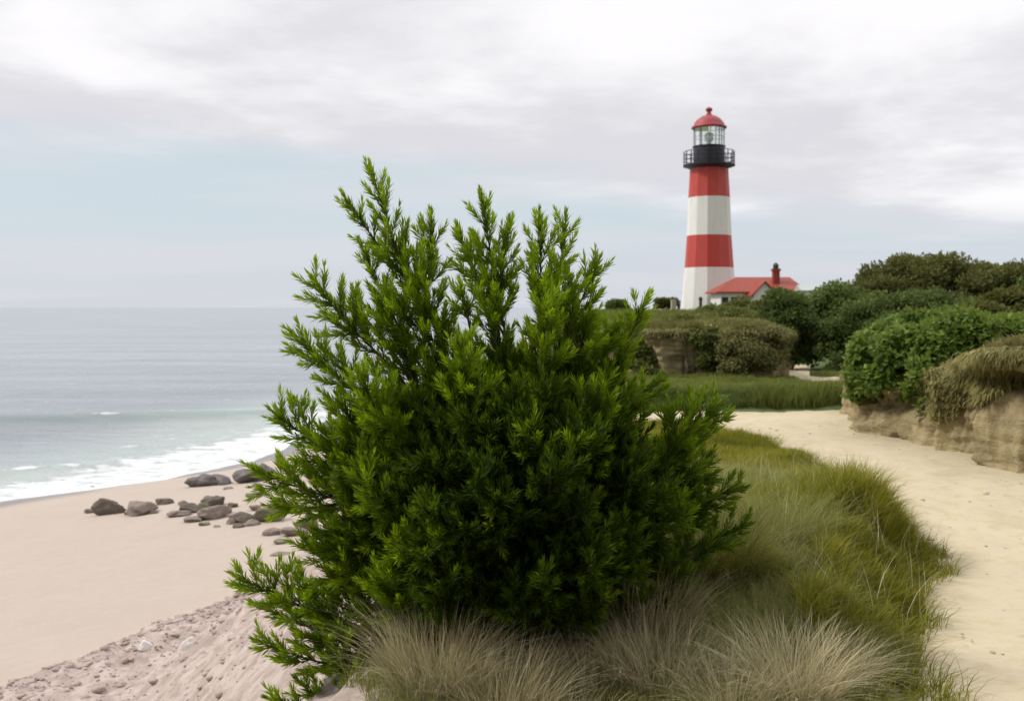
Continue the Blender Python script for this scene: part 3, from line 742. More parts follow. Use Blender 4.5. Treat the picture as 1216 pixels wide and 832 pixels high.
for k, (px, dd, ls, lab) in enumerate(mounds):
    L_ = []
    for (lx, ly, rx, rz_) in ls:
        L_ += [lobe(lx, ly, dd, rx * .7, rz_), lobe(lx - rx * .55, ly + rz_ * .3, dd - 1, rx * .5, rz_ * .7), lobe(lx + rx * .55, ly + rz_ * .3, dd - .5, rx * .5, rz_ * .7), lobe(lx, ly + rz_ * .8, dd - 1.2, rx * .8, rz_ * .8)]
    woody('b', basept(px, dd), L_, 11000, .11 + .0012 * dd, M_scrub, lab, 'bush', SG, sub=26, seed=20 + k, obj='scrub_bush', crown='foliage')
woody('b', (hx(733, 100), 100, gz(hx(733, 100), 100)), [lobe(733, 366, 100, 13, 9), lobe(727, 371, 100, 9, 7), lobe(741, 371, 100, 9, 6)], 7000, .22, M_tree,
      'small dark round tree alone on the headland left of the lighthouse', 'tree', 'trees on the headland', sub=18, seed=40, bias=-.2)
woody('b', (hx(791, 93), 93, .55), [lobe(787, 363, 93, 10, 9), lobe(797, 361, 93, 8, 6)], 6000, .18, M_treeb,
      'small olive brown tree behind the low stone wall', 'tree', 'trees on the headland', sub=18, seed=41)
# mid bank bushes drooping over the edge
woody('b', basept(835, 20.9), [lobe(836, 404, 20.0, 15, 12), lobe(839, 430, 19.9, 9, 26), lobe(828, 397, 20.4, 15, 8), lobe(847, 402, 20.2, 12, 12)], 14000, .06, M_scrub,
      'dark olive bush drooping into the cleft of the pale broken bank', 'bush', 'bushes on the broken bank', sub=26, seed=50, bias=-.2, obj='bank_bush', crown='foliage', droop=.5)
woody('b', basept(888, 20.8), [lobe(870, 402, 20.0, 22, 12), lobe(895, 399, 20.1, 28, 10), lobe(912, 405, 20.1, 14, 14), lobe(863, 425, 19.6, 13, 24), lobe(890, 428, 19.75, 26, 26), lobe(912, 432, 19.8, 14, 24), lobe(926, 415, 19.9, 12, 26), lobe(922, 398, 20.2, 14, 10), lobe(875, 440, 19.6, 20, 18)], 34000, .05, M_bankb,
      'smooth grey green bush covering the right half of the broken bank', 'bush', 'bushes on the broken bank', sub=34, seed=51, obj='bank_bush', crown='foliage', droop=.6)
woody('b', basept(768, 21), [lobe(772, 405, 21, 14, 18), lobe(760, 430, 20.5, 18, 22), lobe(770, 450, 20, 16, 14)], 12000, .07, M_scrub,
      'bush left of the pale broken bank, partly behind the conifer like shrub', 'bush', 'bushes on the broken bank', sub=24, seed=52, obj='bank_bush', crown='foliage')

# leafy creeper bush on the sand bank
L_ = [lobe(1035, 430, 12.9, 26, 34), lobe(1055, 408, 13.2, 32, 24), lobe(1060, 455, 12.5, 32, 26), lobe(1085, 425, 12.3, 40, 34), lobe(1105, 396, 13.4, 38, 20),
      lobe(1140, 400, 12.4, 40, 24), lobe(1165, 396, 13.2, 38, 16), lobe(1120, 440, 12.0, 30, 22), lobe(1200, 392, 13.4, 34, 12), lobe(1098, 490, 11.75, 10, 18), lobe(1130, 420, 12.2, 30, 20),
      lobe(1240, 390, 13.2, 34, 18), lobe(1195, 400, 12.6, 34, 16),
      lobe(1028, 455, 12.75, 20, 28), lobe(1070, 470, 12.1, 16, 12), lobe(1020, 480, 12.8, 9, 22), lobe(1092, 455, 11.6, 16, 26)]
woody('c', basept(1100, 13), L_, 34000, .085, M_broad, 'leafy green creeper bush spilling over the sand bank', 'bush', None, sub=26, seed=60, obj='creeper_bush', crown='foliage', aspect=.75, droop=.3)
woody('c', basept(1200, 15), [lobe(1195, 366, 15, 24, 18), lobe(1175, 376, 14.6, 22, 12), lobe(1216, 366, 15, 22, 20), lobe(1225, 380, 14.6, 22, 16)], 10000, .09, M_treeb, 'yellowish leafy shrub above the right end of the creeper bush', 'bush', None, sub=24, seed=61, obj='leafy_shrub', crown='foliage', aspect=.7)

# ------------------------------------------------------------------ grass
def scatter(n, xr, yr, keep):
    x = rng.uniform(*xr, n); y = rng.uniform(*yr, n); k = keep(x, y); x, y = x[k], y[k]
    return np.stack([x, y, ground(x, y) - .01], 1)

def grass(name, Pn, h, wd, lean, matl, tone, label, az=None, seg=3, power=1.9):
    n = len(Pn)
    az = rng.uniform(0, 2 * np.pi, n) if az is None else az
    V, Fa, tn, hg = blades(Pn, h, wd, az, lean, tone, seg, power)
    o = mesh_obj(name, V, Fa, matl, attrs=dict(tone=tn)); tag(o, label, 'grass', kind='stuff'); return o

plx = lambda y: np.interp(y, *PATH_L)
def edge_in(x, y): return (plx(y) - x) + .16 * fbm(x * 2.2, y * 2.2, seed=12) * 2
# olive grass on the mound beside the path
def k_ol(x, y):
    e_ = edge_in(x, y); return (e_ > rng.uniform(-.05, .18, len(x))) & (x > .1 + .35 * fbm(x, y * 1.3, seed=2) + .05 * y) & ((y > 4.75 + .3 * fbm(x * 3, y, seed=4)) | (x > 1.28 + .1 * fbm(x * 3, y * 3, seed=7))) & (y < 9.4 + rng.normal(0, .25, len(x)))
A = scatter(290000, (0, 3.6), (3.2, 9.8), k_ol)
cn = .6 * fbm(A[:, 0] * 2.2, A[:, 1] * 2.2, seed=41) + .75 * fbm(A[:, 0] * 5.5, A[:, 1] * 5.0, seed=43); e_ = plx(A[:, 1]) - A[:, 0]
h = (.065 + .05 * sm(e_, 0, .4)) * (1 + .6 * np.exp(-((A[:, 0] - 2.35) / .6) ** 2 - ((A[:, 1] - 6.1) / 1.0) ** 2) - .35 * sm(A[:, 1], 7.4, 8.8)) * rng.uniform(.5, 1.45, len(A)) * (1 + 1.5 * cn)
grass('meadow_grass', A, np.clip(h, .03, .36), rng.uniform(.004, .010, len(A)), rng.uniform(.15, 1.0, len(A)), M_grassG, np.clip(.38 + .8 * cn + rng.normal(0, .32, len(A)), 0, 1),
      'olive and ochre grass on the mound between the shrub and the path', az=rng.normal(-.2, 1.5, len(A)))
A = scatter(2200, (0, 3.6), (3.4, 9.8), lambda x, y: k_ol(x, y))
grass('seed_stalks', A, rng.uniform(.20, .42, len(A)), rng.uniform(.002, .004, len(A)), rng.uniform(.1, .9, len(A)), M_grassT, np.clip(rng.normal(.6, .25, len(A)), 0, 1), 'thin pale seed stalks standing out of the olive grass', seg=4)
# yellowish short grass farther along
A = scatter(250000, (-.6, 3.4), (8.2, 13.7), lambda x, y: (edge_in(x, y) > .02) & (x > x_edge(y) + .2))
cn = fbm(A[:, 0] * 1.6, A[:, 1] * 1.6, seed=44)
grass('short_grass', A, .085 * rng.uniform(.5, 1.5, len(A)) * (1 + .8 * cn), rng.uniform(.004, .009, len(A)), rng.uniform(.1, .8, len(A)), M_grassG, np.clip(.55 + 1.1 * cn + rng.normal(0, .28, len(A)), 0, 1),
      'short yellowish grass at the bend of the sandy path')
# pale feathery grass
A = scatter(40000, (.6, 2.6), (5.2, 9.6), lambda x, y: (((x - 1.45 - .16 * (y - 6.5)) / .45) ** 2 + ((y - 7.0) / 1.9) ** 2 + 1.1 * fbm(x * 2.4, y * 2.4, seed=6) < .9))
grass('feather_grass', A, rng.uniform(.10, .27, len(A)), rng.uniform(.002, .0045, len(A)), rng.uniform(.2, .9, len(A)), M_grassP, np.clip(rng.normal(.42, .25, len(A)), 0, 1),
      'pale feathery dry grass between the shrub and the olive mound', az=rng.normal(0, 1.2, len(A)), seg=4)
# path edge fringe
A = scatter(34000, (1.2, 3.9), (3.3, 13.5), lambda x, y: np.abs(edge_in(x, y) - .02) < .10)
grass('edge_grass', A, rng.uniform(.05, .20, len(A)), rng.uniform(.003, .007, len(A)), rng.uniform(.5, 1.7, len(A)), M_grassG, np.clip(rng.normal(.4, .25, len(A)), 0, 1),
      'short grass fringe lying over the edge of the sandy path', az=rng.normal(0, .7, len(A)))
# dead blades lying on the path and on the sand near the shrub
A = scatter(5200, (.9, 5.4), (3.4, 14), lambda x, y: (plx(y) < x) & (poly_sd(x, y, B1)[0] < .0)); A[:, 2] += .016
ed_ = A[:, 0] - plx(A[:, 1]); A = A[rng.uniform(0, 1, len(A)) < .05 + .9 * np.exp(-ed_ / .18)]
V, Fa, tn, hg = blades(A, np.full(len(A), .008), rng.uniform(.003, .008, len(A)), rng.uniform(0, 6.28, len(A)), rng.uniform(3, 12, len(A)), rng.uniform(0, 1, len(A)), 3, 1.0)
tag(mesh_obj('dead_grass', V, Fa, M_grassP, attrs=dict(tone=tn)), 'dry dead grass blades lying loose on the sandy path', 'litter', kind='stuff')
# lawn
def k_lawn(x, y):
    s1, _ = poly_sd(x, y, B1); s2, _ = poly_sd(x, y, B2)
    gp = gapmask(x, y)
    return (y > 15.5 + .1 * (x - 4)) & (s1 < .3) & (s2 < .1) & ~gp
A = scatter(230000, (-.6, 10), (14.6, 22), lambda x, y: k_lawn(x, y) & (x > x_edge(y) + .15))
cn = fbm(A[:, 0] * 1.2, A[:, 1] * 1.2, seed=14)
grass('lawn_grass', A, (.06 + .12 * (1 - sm(A[:, 1], 15.6, 16.6))) * rng.uniform(.4, 1.5, len(A)) * np.clip(1 + 1.6 * cn + .8 * fbm(A[:, 0] * 4, A[:, 1] * 3, seed=15), .3, 2.6), rng.uniform(.008, .016, len(A)), rng.uniform(.1, .8, len(A)), M_lawn,
      np.clip(.05 + .85 * sm(A[:, 1], 16, 17.8) + 1.1 * cn + rng.normal(0, .18, len(A)) + .12 - .3 * sm(A[:, 0], 5.2, 6.5), 0, 1), 'green grass strip beyond the bend of the path')
# slope grass behind bank 2, up to the lighthouse
A = scatter(160000, (1, 24), (21, 92), lambda x, y: (x > x_edge(y) + .3) & ~gapmask(x, y) & ~((y < 27) & (x > 5.2) & (x < 8)) & (x < y * .30) & (rng.uniform(0, 1, len(x)) < np.clip(24 / y, 0, 1)))
grass('hill_grass', A, rng.uniform(.08, .22, len(A)) * (1 + A[:, 1] / 90), rng.uniform(.012, .03, len(A)) * (1 + A[:, 1] / 60), rng.uniform(.1, .8, len(A)), M_scrub, np.clip(rng.normal(.65, .25, len(A)), 0, 1),
      'rough olive grass on the slope up to the lighthouse')
# thatch of grass on the sand banks: hangs over the lip
def thatch(bk, n, srange, dep, hl, matl, label, tone0=.6, over=.2):
    pts, nrm, s, Hh, V, nt = bk; m_, n_ = V.shape[:2]
    j = rng.integers(np.searchsorted(s, srange[0]), min(np.searchsorted(s, srange[1]), n_ - 1), n)
    keep_ = rng.uniform(0, 1, n) < np.clip((s[j] - srange[0]) / 1.6 + .1, 0, 1) * (.55 + .45 * vnoise(s[j] * 2.3, 0 * s[j], seed=6)) + .15
    j = j[keep_]; n = len(j); hl = hl * (.75 + .6 * sm(vnoise(s[j] * 1.9, 0 * s[j], seed=16), -.5, .8))
    rmax = nt + int(dep * 20 / 1.6)
    r_ = rng.integers(nt - 7, min(rmax, m_ - 1), n)
    low = (rng.uniform(0, 1, n) < .45) & (vnoise(s[j] * 1.2, 0 * s[j], seed=91) > -.05)
    r_ = np.where(low, (nt * (1 - .6 * rng.uniform(0, 1, n) ** 1.6 * sm(vnoise(s[j] * 2.1, 0 * s[j], seed=92), -.6, .6))).astype(int) - 1, r_)
    Pn = V[r_, j] + rng.normal(0, .02, (n, 3)) * [1, 1, .2]
    nz = nrm[j]; az = np.arctan2(nz[:, 1], nz[:, 0]) + rng.normal(0, 1.0, n) + .8 * vnoise(Pn[:, 0] * 6, Pn[:, 1] * 6, seed=71)
    near = 1 - (r_ - (nt - 4)) / (m_ - nt + 4)
    h = hl * rng.uniform(.3, 1.4, n)
    lean = rng.uniform(.3, 1.0, n) + 1.0 * (near > .8)
    t_ = np.linspace(0, 1, 5)[None]
    hx_, hy_ = np.cos(az)[:, None], np.sin(az)[:, None]
    drop = np.where(near > .8, over * 4, .3)[:, None] * h[:, None]
    r = h[:, None] * lean[:, None] * (t_ * (1 - .35 * t_)); z = h[:, None] * .7 * t_ - drop * t_ ** 2.2
    px, py, pz = Pn[:, 0, None] + hx_ * r * .6, Pn[:, 1, None] + hy_ * r * .6, Pn[:, 2, None] + z
    wd = rng.uniform(.005, .014, n)[:, None] * (1 - t_) ** .7
    wa = az + np.pi / 2 + rng.normal(0, .6, n); wx, wy = np.cos(wa)[:, None], np.sin(wa)[:, None]
    Lf = np.stack([px - wx * wd, py - wy * wd, pz], -1)[:, :-1]; Rt = np.stack([px + wx * wd, py + wy * wd, pz], -1)[:, :-1]
    tip = np.stack([px, py, pz], -1)[:, -1:]; Vv = np.concatenate([Lf, Rt, tip], 1); seg = 4
    b_ = (np.arange(n) * 9)[:, None, None]
    q = np.array([[i_, seg + i_, seg + i_ + 1, i_ + 1] for i_ in range(3)])[None]; tr = np.array([[3, 7, 8]])[None]
    tone = np.clip(tone0 + rng.normal(0, .22, n) + .5 * fbm(Pn[:, 0] * 3, Pn[:, 1] * 3, seed=2) + .5 * vnoise(Pn[:, 0] * 9, Pn[:, 1] * 9, seed=5), 0, 1)
    o = mesh_obj('bank_grass', Vv.reshape(-1, 3), [(b_ + q).reshape(-1, 4), (b_ + tr).reshape(-1, 3)], matl, attrs=dict(tone=np.repeat(tone, 9)))
    tag(o, label, 'grass', kind='stuff')
L1_ = bk1[2][-1]
i_far = int(np.argmin(np.abs(bk1[0][:, 1] - 12.9) + np.abs(bk1[0][:, 0] - 4.75))); s_far = bk1[2][i_far]
thatch(bk1, 190000, (s_far + 1.2, s_far + 7.5), 1.5, .17, M_bgrass, 'thatch of dry olive grass hanging over the lip of the sand bank', .62, .20)
thatch(bk1, 6000, (s_far - 4, s_far + 1.3), .6, .09, M_bgrass, 'sparse grass under the creeper on the far end of the sand bank', .6)
A = scatter(150000, (4.6, 14), (4, 18), lambda x, y: poly_sd(x, y, B1)[0] > .7)
grass('bank_top_grass', A, rng.uniform(.08, .24, len(A)), rng.uniform(.005, .011, len(A)), rng.uniform(.2, .9, len(A)), M_bgrass, np.clip(.6 + .8 * fbm(A[:, 0] * 2, A[:, 1] * 2, seed=3) + rng.normal(0, .2, len(A)), 0, 1), 'dry olive grass on the ground above the sand bank')
thatch(bk2, 90000, (1, bk2[2][-1]), 1.2, .20, M_bankb, 'grass and moss over the edge of the broken bank', .6)

# tussocks, each a thing
def tussock(px, py, dd, n, hgt, spread, rad, matl, tone0, label, az0=None, azs=9, wd=.0028):
    x = (px - 608) / F * dd; base = np.array([x, dd, gz(x, dd) - .02])
    a = rng.uniform(0, 2 * np.pi, n); r = rad * np.sqrt(rng.uniform(0, 1, n))
    Pn = np.stack([r * np.cos(a), r * np.sin(a), np.zeros(n)], 1)
    az = a + rng.normal(0, .6, n) if az0 is None else rng.normal(az0, azs, n)
    ln = np.clip(spread * (.25 + .75 * r / rad) * rng.uniform(.4, 1.5, n), .03, 1.8)
    h = hgt * rng.uniform(.35, 1.05, n)
    V, Fa, tn, hg = blades(Pn, h, rng.uniform(.5, 1.4, n) * wd * 1.25, az, ln, np.clip(rng.normal(tone0, .28, n), 0, 1), 5, 1.7)
    V = V + (.012 * np.stack([vnoise(V[:, 0] * 9, V[:, 2] * 9, V[:, 1] * 9, seed=1), vnoise(V[:, 0] * 9, V[:, 2] * 9, V[:, 1] * 9, seed=2), 0 * V[:, 0]], 1)) * np.clip(V[:, 2:3] * 6, 0, 1)
    o = mesh_obj('grass_tussock', V, Fa, matl, attrs=dict(tone=tn)); o.location = base
    tag(o, label, 'tussock', 'grass tussocks in the foreground')
tussock(940, 0, 3.75, 1260, .35, 1.05, .17, M_grassT, .60, 'large pale tussock with arching blades, rightmost in front of the path')
tussock(1000, 0, 4.05, 504, .26, 1.1, .12, M_grassT, .5, 'small pale tussock at the right foot of the large arching tussock')
tussock(850, 0, 4.9, 1512, .52, 1.0, .20, M_grassD, .45, 'tall green tussock right beside the shrub, behind the pale tussocks', wd=.0035)
tussock(925, 0, 5.6, 1344, .44, .9, .22, M_grassP, .35, 'grey green tussock on the mound behind the large arching tussock')
tussock(780, 0, 3.95, 1260, .30, .8, .20, M_grassT, .5, 'low pale tussock under the right side of the shrub')
tussock(700, 0, 4.0, 1176, .29, .7, .19, M_grassT, .4, 'low brownish tussock under the middle of the shrub')
tussock(770, 0, 4.35, 1092, .42, .6, .2, M_grassT, .3, 'brownish green tussock with upright stalks behind the low pale tussocks')
tussock(600, 0, 3.75, 1344, .37, .75, .18, M_grassT, .6, 'upright pale tussock just left of the middle of the bottom edge')
tussock(520, 0, 3.9, 1512, .44, .80, .20, M_grassT, .65, 'tall pale tussock, leftmost in front of the shrub')
tussock(665, 0, 3.6, 672, .25, .8, .15, M_grassT, .6, 'short pale tussock between the upright and the brownish tussock')
tussock(870, 0, 3.65, 840, .26, .9, .16, M_grassT, .6, 'short pale tussock left of the large arching tussock')

# under-storey grass below the tussocks
A = scatter(60000, (-.75, 1.8), (3.2, 6.2), lambda x, y: (x > -.55 + .3 * fbm(x * 3, y * 3, seed=77)) & (edge_in(x, y) > .05))
grass('under_grass', A, rng.uniform(.05, .18, len(A)), rng.uniform(.002, .004, len(A)), rng.uniform(.3, 1.2, len(A)), M_grassP, np.clip(rng.normal(.35, .25, len(A)), 0, 1), 'low matted grass beneath the shrub and tussocks')

# ------------------------------------------------------------------ the shrub
SD = 4.45
base = P(628, 0, SD); base[2] = gz(base[0], base[1])
shrub = empty('evergreen_shrub', base, 'large dense evergreen shrub with needle like leaves in the middle of the picture', 'shrub')
wood = Tubes(); twig = Tubes()
LO, LD, LN, LL, LW, LT = [], [], [], [], [], []
sr = np.random.default_rng(11)
def leafy(pts, n_per_m=380, l0=.056, tip=True, new=.5):
    """leaves in a spiral along a shoot"""
    pts = np.asarray(pts); seg = np.linalg.norm(np.diff(pts, axis=0), axis=1); s = np.concatenate([[0], np.cumsum(seg)]); L = s[-1]
    n = max(7, int(L * n_per_m)); u = np.sort(sr.uniform(0.03, 1, n)); u[-5:] = np.linspace(.96, 1, 5)
    q = np.stack([np.interp(u * L, s, pts[:, k]) for k in range(3)], 1)
    tg = unit(np.gradient(pts, axis=0)); T = unit(np.stack([np.interp(u * L, s, tg[:, k]) for k in range(3)], 1))
    ph = np.arange(n) * 2.399 + sr.uniform(0, 6)
    ref = np.where(np.abs(T[:, 2:3]) < .9, np.array([[0, 0, 1.0]]), np.array([[1.0, 0, 0]]))
    A_ = unit(np.cross(T, ref)); B_ = np.cross(T, A_)
    rad = np.cos(ph)[:, None] * A_ + np.sin(ph)[:, None] * B_
    ang = np.radians(np.interp(u, [0, .8, 1], [38, 30, 10]) + sr.normal(0, 6, n))[:, None]
    D = T * np.cos(ang) + rad * np.sin(ang) + np.array([0, 0, .10])
    LO.append(q); LD.append(D); LN.append(unit(T - D * np.sum(T * D, 1, keepdims=True)) + sr.normal(0, .25, (n, 3)))
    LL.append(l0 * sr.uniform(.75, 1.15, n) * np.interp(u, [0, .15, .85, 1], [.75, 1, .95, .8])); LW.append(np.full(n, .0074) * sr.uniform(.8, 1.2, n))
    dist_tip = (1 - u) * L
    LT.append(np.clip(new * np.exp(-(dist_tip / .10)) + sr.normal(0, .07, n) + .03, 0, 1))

def bez(a, c, b_, n=8):
    u = np.linspace(0, 1, n)[:, None]; return (1 - u) ** 2 * a + 2 * u * (1 - u) * c + u ** 2 * b_

def limb(a, b_, l2=.20, new=.8, up=.25, bare=.12, flat=None):
    """a main branch from a to tip b_, carrying side shoots"""
    a = np.asarray(a, float); b_ = np.asarray(b_, float); L = np.linalg.norm(b_ - a)
    ctl = a + (b_ - a) * .55 + np.array([0, 0, -up * L * .35]) + sr.normal(0, .02, 3)
    ax = bez(a, ctl, b_, 14)
    wood.add(ax, np.linspace(.007, .0018, 14), 5)
    tipseg = ax[-max(5, int(14 * min(.9, .20 / max(L, .2)))):]
    leafy(tipseg, new=new)
    leafy(ax[2:], n_per_m=150, new=.2)
    step = .034; u = bare
    side = sr.uniform(0, 6)
    while u < 1 - .045 / L:
        k = u * 13; i0 = min(int(k), 12); p = ax[i0] + (ax[i0 + 1] - ax[i0]) * (k - i0); T = unit(ax[i0 + 1] - ax[i0])
        side += 2.4 + sr.normal(0, .3)
        ref = np.array([0, 1.0, 0]) if abs(T[1]) < .8 else np.array([1.0, 0, 0])
        A_ = unit(np.cross(T, ref)); B_ = np.cross(T, A_)
        rd = np.cos(side) * A_ + np.sin(side) * B_ * .85
        ang = R(sr.uniform(34, 50))
        D = unit(T * math.cos(ang) + rd * math.sin(ang) + np.array([0, 0, .12]))
        ln = l2 * np.interp(u, [0, .3, .7, 1], [.95, 1.0, .72, .35]) * sr.uniform(.7, 1.15)
        e_ = p + D * ln + np.array([0, 0, ln * .16]); c_ = p + D * ln * .5 - np.array([0, 0, ln * .02])
        sp = bez(p, c_, e_, 7); twig.add(sp, np.linspace(.0030, .0012, 7), 4)
        leafy(sp, new=new)
        if ln > .12:
            m_ = int(ln / .068)
            for q_ in range(m_):
                v = .22 + .6 * (q_ + sr.uniform(0, .6)) / m_; kk = v * 6; j0 = min(int(kk), 5); pp = sp[j0] + (sp[j0 + 1] - sp[j0]) * (kk - j0)
                T2 = unit(sp[j0 + 1] - sp[j0]); a2 = sr.uniform(0, 6.28); A2 = unit(np.cross(T2, rd + [.01, .02, .03])); B2_ = np.cross(T2, A2)
                D2 = unit(T2 * .78 + (np.cos(a2) * A2 + np.sin(a2) * B2_) * .62 + np.array([0, 0, .1]))
                l3 = ln * (1 - v) * .75 + .035
                leafy(bez(pp, pp + D2 * l3 * .5, pp + D2 * l3 + [0, 0, l3 * .1], 5), new=new * .9)
        u += step / L * sr.uniform(.8, 1.25)

SIL = [ # start px, tip px, depth of tip, side-shoot length
 ((506, 400), (440, 198), 4.35, .155), ((500, 350), (408, 232), 4.38, .13), ((505, 360), (512, 254), 4.42, .15), ((560, 400), (546, 335), 4.2, .12),
 ((605, 420), (571, 229), 4.45, .15), ((600, 400), (543, 268), 4.5, .15), ((590, 380), (604, 262), 4.4, .13), ((640, 400), (641, 252), 4.3, .15), ((650, 400), (672, 255), 4.45, .14), ((655, 430), (712, 308), 4.4, .18),
 ((470, 440), (368, 328), 4.3, .17), ((440, 480), (347, 396), 4.35, .19), ((480, 400), (428, 288), 4.4, .11), ((455, 400), (418, 360), 4.5, .14), ((440, 560), (321, 486), 4.3, .19),
 ((440, 600), (303, 556), 4.3, .21), ((430, 590), (318, 600), 4.4, .17), ((470, 690), (362, 638), 4.25, .20), ((480, 760), (277, 682), 4.3, .20), ((450, 770), (300, 715), 4.45, .11), ((440, 800), (304, 760), 4.3, .17), ((410, 850), (318, 828), 4.25, .12),
 ((420, 760), (378, 700), 4.5, .18), ((700, 480), (768, 352), 4.35, .16), ((690, 440), (735, 385), 4.4, .15), ((720, 540), (783, 446), 4.5, .16), ((760, 570), (858, 478), 4.45, .20), ((760, 580), (828, 482), 4.35, .18),
 ((770, 620), (884, 578), 4.55, .15), ((760, 670), (890, 622), 4.5, .16), ((750, 690), (862, 640), 4.4, .16), ((740, 620), (845, 545), 4.6, .20), ((740, 720), (815, 672), 4.3, .17), ((700, 740), (775, 700), 4.25, .16),
 ((540, 470), (490, 300), 4.3, .20), ((520, 440), (465, 350), 4.25, .19), ((690, 420), (655, 330), 4.25, .18), ((600, 450), (590, 345), 4.3, .16),
 ((520, 500), (470, 400), 4.45, .15), ((540, 520), (505, 415), 4.3, .15), ((500, 540), (438, 425), 4.45, .15), ((580, 500), (560, 415), 4.55, .14), ((520, 560), (462, 455), 4.2, .15), ((620, 500), (600, 405), 4.55, .14), ((650, 480), (628, 385), 4.5, .14), ((540, 480), (530, 385), 4.5, .14), ((690, 520), (690, 410), 4.55, .15),
 ((470, 770), (404, 690), 4.3, .19), ((460, 800), (352, 750), 4.25, .17), ((450, 830), (395, 765), 4.2, .17), ((440, 850), (352, 806), 4.3, .15), ((470, 720), (392, 648), 4.3, .18), 
 ((500, 480), (448, 350), 4.3, .19),  ((480, 540), (400, 470), 4.3, .19), ((470, 560), (380, 520), 4.3, .19),  ((670, 470), (700, 370), 4.3, .17), ((720, 500), (742, 420), 4.35, .17),
 ((780, 640), (850, 590), 4.5, .17), ((770, 600), (820, 530), 4.4, .18),
 ((560, 520), (545, 395), 4.0, .17), ((640, 470), (648, 350), 4.1, .17), ((540, 720), (522, 630), 3.85, .14), ((645, 750), (645, 672), 3.75, .10), ((640, 580), (628, 505), 3.85, .15), ((740, 700), (742, 612), 3.95, .14),
 ((480, 640), (432, 560), 4.0, .18), ((480, 540), (425, 440), 4.05, .19), ((700, 560), (715, 450), 4.05, .18), ((560, 620), (470, 640), 3.95, .16), ((700, 760), (720, 700), 3.85, .11), ((500, 740), (440, 680), 4.0, .16),
]
ctr = P(605, 600, SD)
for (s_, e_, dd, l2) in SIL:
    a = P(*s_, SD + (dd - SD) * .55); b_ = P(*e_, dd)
    limb(a, b_, l2, new=1.0 if e_[0] < 560 or e_[1] < 420 else (.35 if e_[1] > 530 else .65), up=.22)  # paler top and left, darker lower right: sun and shade painted into leaf tone
    lowc = base + (a - base) * np.array([.35, .35, .55])
    wood.add(bez(base + sr.normal(0, .03, 3) * [1, 1, 0], lowc, a, 10), np.linspace(.020, .007, 10), 6)
# inner and rear limbs
Rk = {0: 225, 45: 200, 90: 195, 135: 208, 180: 262, 215: 235, 270: 190, 320: 205, 360: 225}
ka, kv = list(Rk.keys()), list(Rk.values())
for k in range(320):
    dv_ = sr.normal(size=3); dv_[2] += .25; dv_ = unit(dv_); dv_[1] = -abs(dv_[1]) if sr.uniform() < .62 else abs(dv_[1])
    an = math.degrees(math.atan2(dv_[2], dv_[0])) % 360
    rr = np.interp(an, ka, kv) * SD / F * .96
    fr = sr.uniform(.72, 1.0)
    tip = ctr + dv_ * np.array([rr, .78, rr]) * fr
    st = ctr + dv_ * np.array([rr, .6, rr]) * .28 + np.array([0, 0, -.12])
    if tip[2] < base[2] + .12: continue
    limb(st, tip + np.array([0, 0, .05]), sr.uniform(.15, .21), new=(sr.uniform(.03, .22) if sr.uniform() < .86 else .7) + .5 * float(sm(tip[2], 1.15, 1.75)) + .25 * float(sm(-(tip[0] - ctr[0]), .2, .7)), up=.25, bare=.05)  # leaf tone low in the core, raised high and left to paint sunlight
    if k % 3 == 0: wood.add(bez(base + sr.normal(0, .03, 3) * [1, 1, 0], base + (st - base) * [.3, .3, .6], st, 8), np.linspace(.018, .007, 8), 6)
O = np.concatenate(LO) - base; D = np.concatenate(LD); N = np.concatenate(LN)
print('LEAVES', len(O))
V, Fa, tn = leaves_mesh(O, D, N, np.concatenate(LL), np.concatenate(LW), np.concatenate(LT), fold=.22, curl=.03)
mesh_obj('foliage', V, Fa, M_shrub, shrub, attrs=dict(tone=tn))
for tb_, nm, mt in ((wood, 'branches', M_bark), (twig, 'twigs', M_twig)):
    tb_.V = [v - base for v in tb_.V]
    tb_.build(nm, mt, shrub)

# ------------------------------------------------------------------ rocks
def rock(px, py, wpx, hpx, matl, label, seed, flat=.5, group='rocks on the beach', cat='rock', name='rock', sink=.25):
    p = hitv(px, py + hpx * .5); k = p[1] / F
    bm = bmesh.new(); bmesh.ops.create_icosphere(bm, subdivisions=4, radius=1.0)
    co_ = np.array([v.co[:] for v in bm.verts]); r_ = np.random.default_rng(seed)
    off_ = r_.uniform(-50, 50, 3)
    d_ = 1 + .75 * fbm(co_[:, 0] * 1.1 + off_[0], co_[:, 1] * 1.1 + off_[1], co_[:, 2] * 1.1 + off_[2], o=5, seed=seed)
    for _ in range(9):                                            # broken facets
        nn = unit(r_.normal(size=3)); c0 = r_.uniform(.35, .8); dp = co_ @ nn * d_
        d_ = np.where(dp > c0, d_ * (c0 + (dp - c0) * .25) / np.maximum(dp, 1e-3), d_)
    co_ = co_ * d_[:, None]
    wx, hz_ = wpx * k * .62, hpx * k / (1 + 1 - sink) 
    co_ = co_ * np.array([wx, wx * r_.uniform(.6, .95), hz_ * 1.05])
    co_[:, 2] += hz_ * (1 - sink) * .8
    co_ += (.10 * fbm(co_[:, 0] / wx * 3.1 + 9, co_[:, 1] / wx * 3.1, co_[:, 2] / wx * 3.1, seed=seed + 3, o=3)[:, None]) * wx * unit(co_)
    for v, c_ in zip(bm.verts, co_): v.co = c_
    o = bm_obj(name, bm, matl, None, True); o.location = p + [0, 0, -.02]
    tag(o, label, cat, group); return o
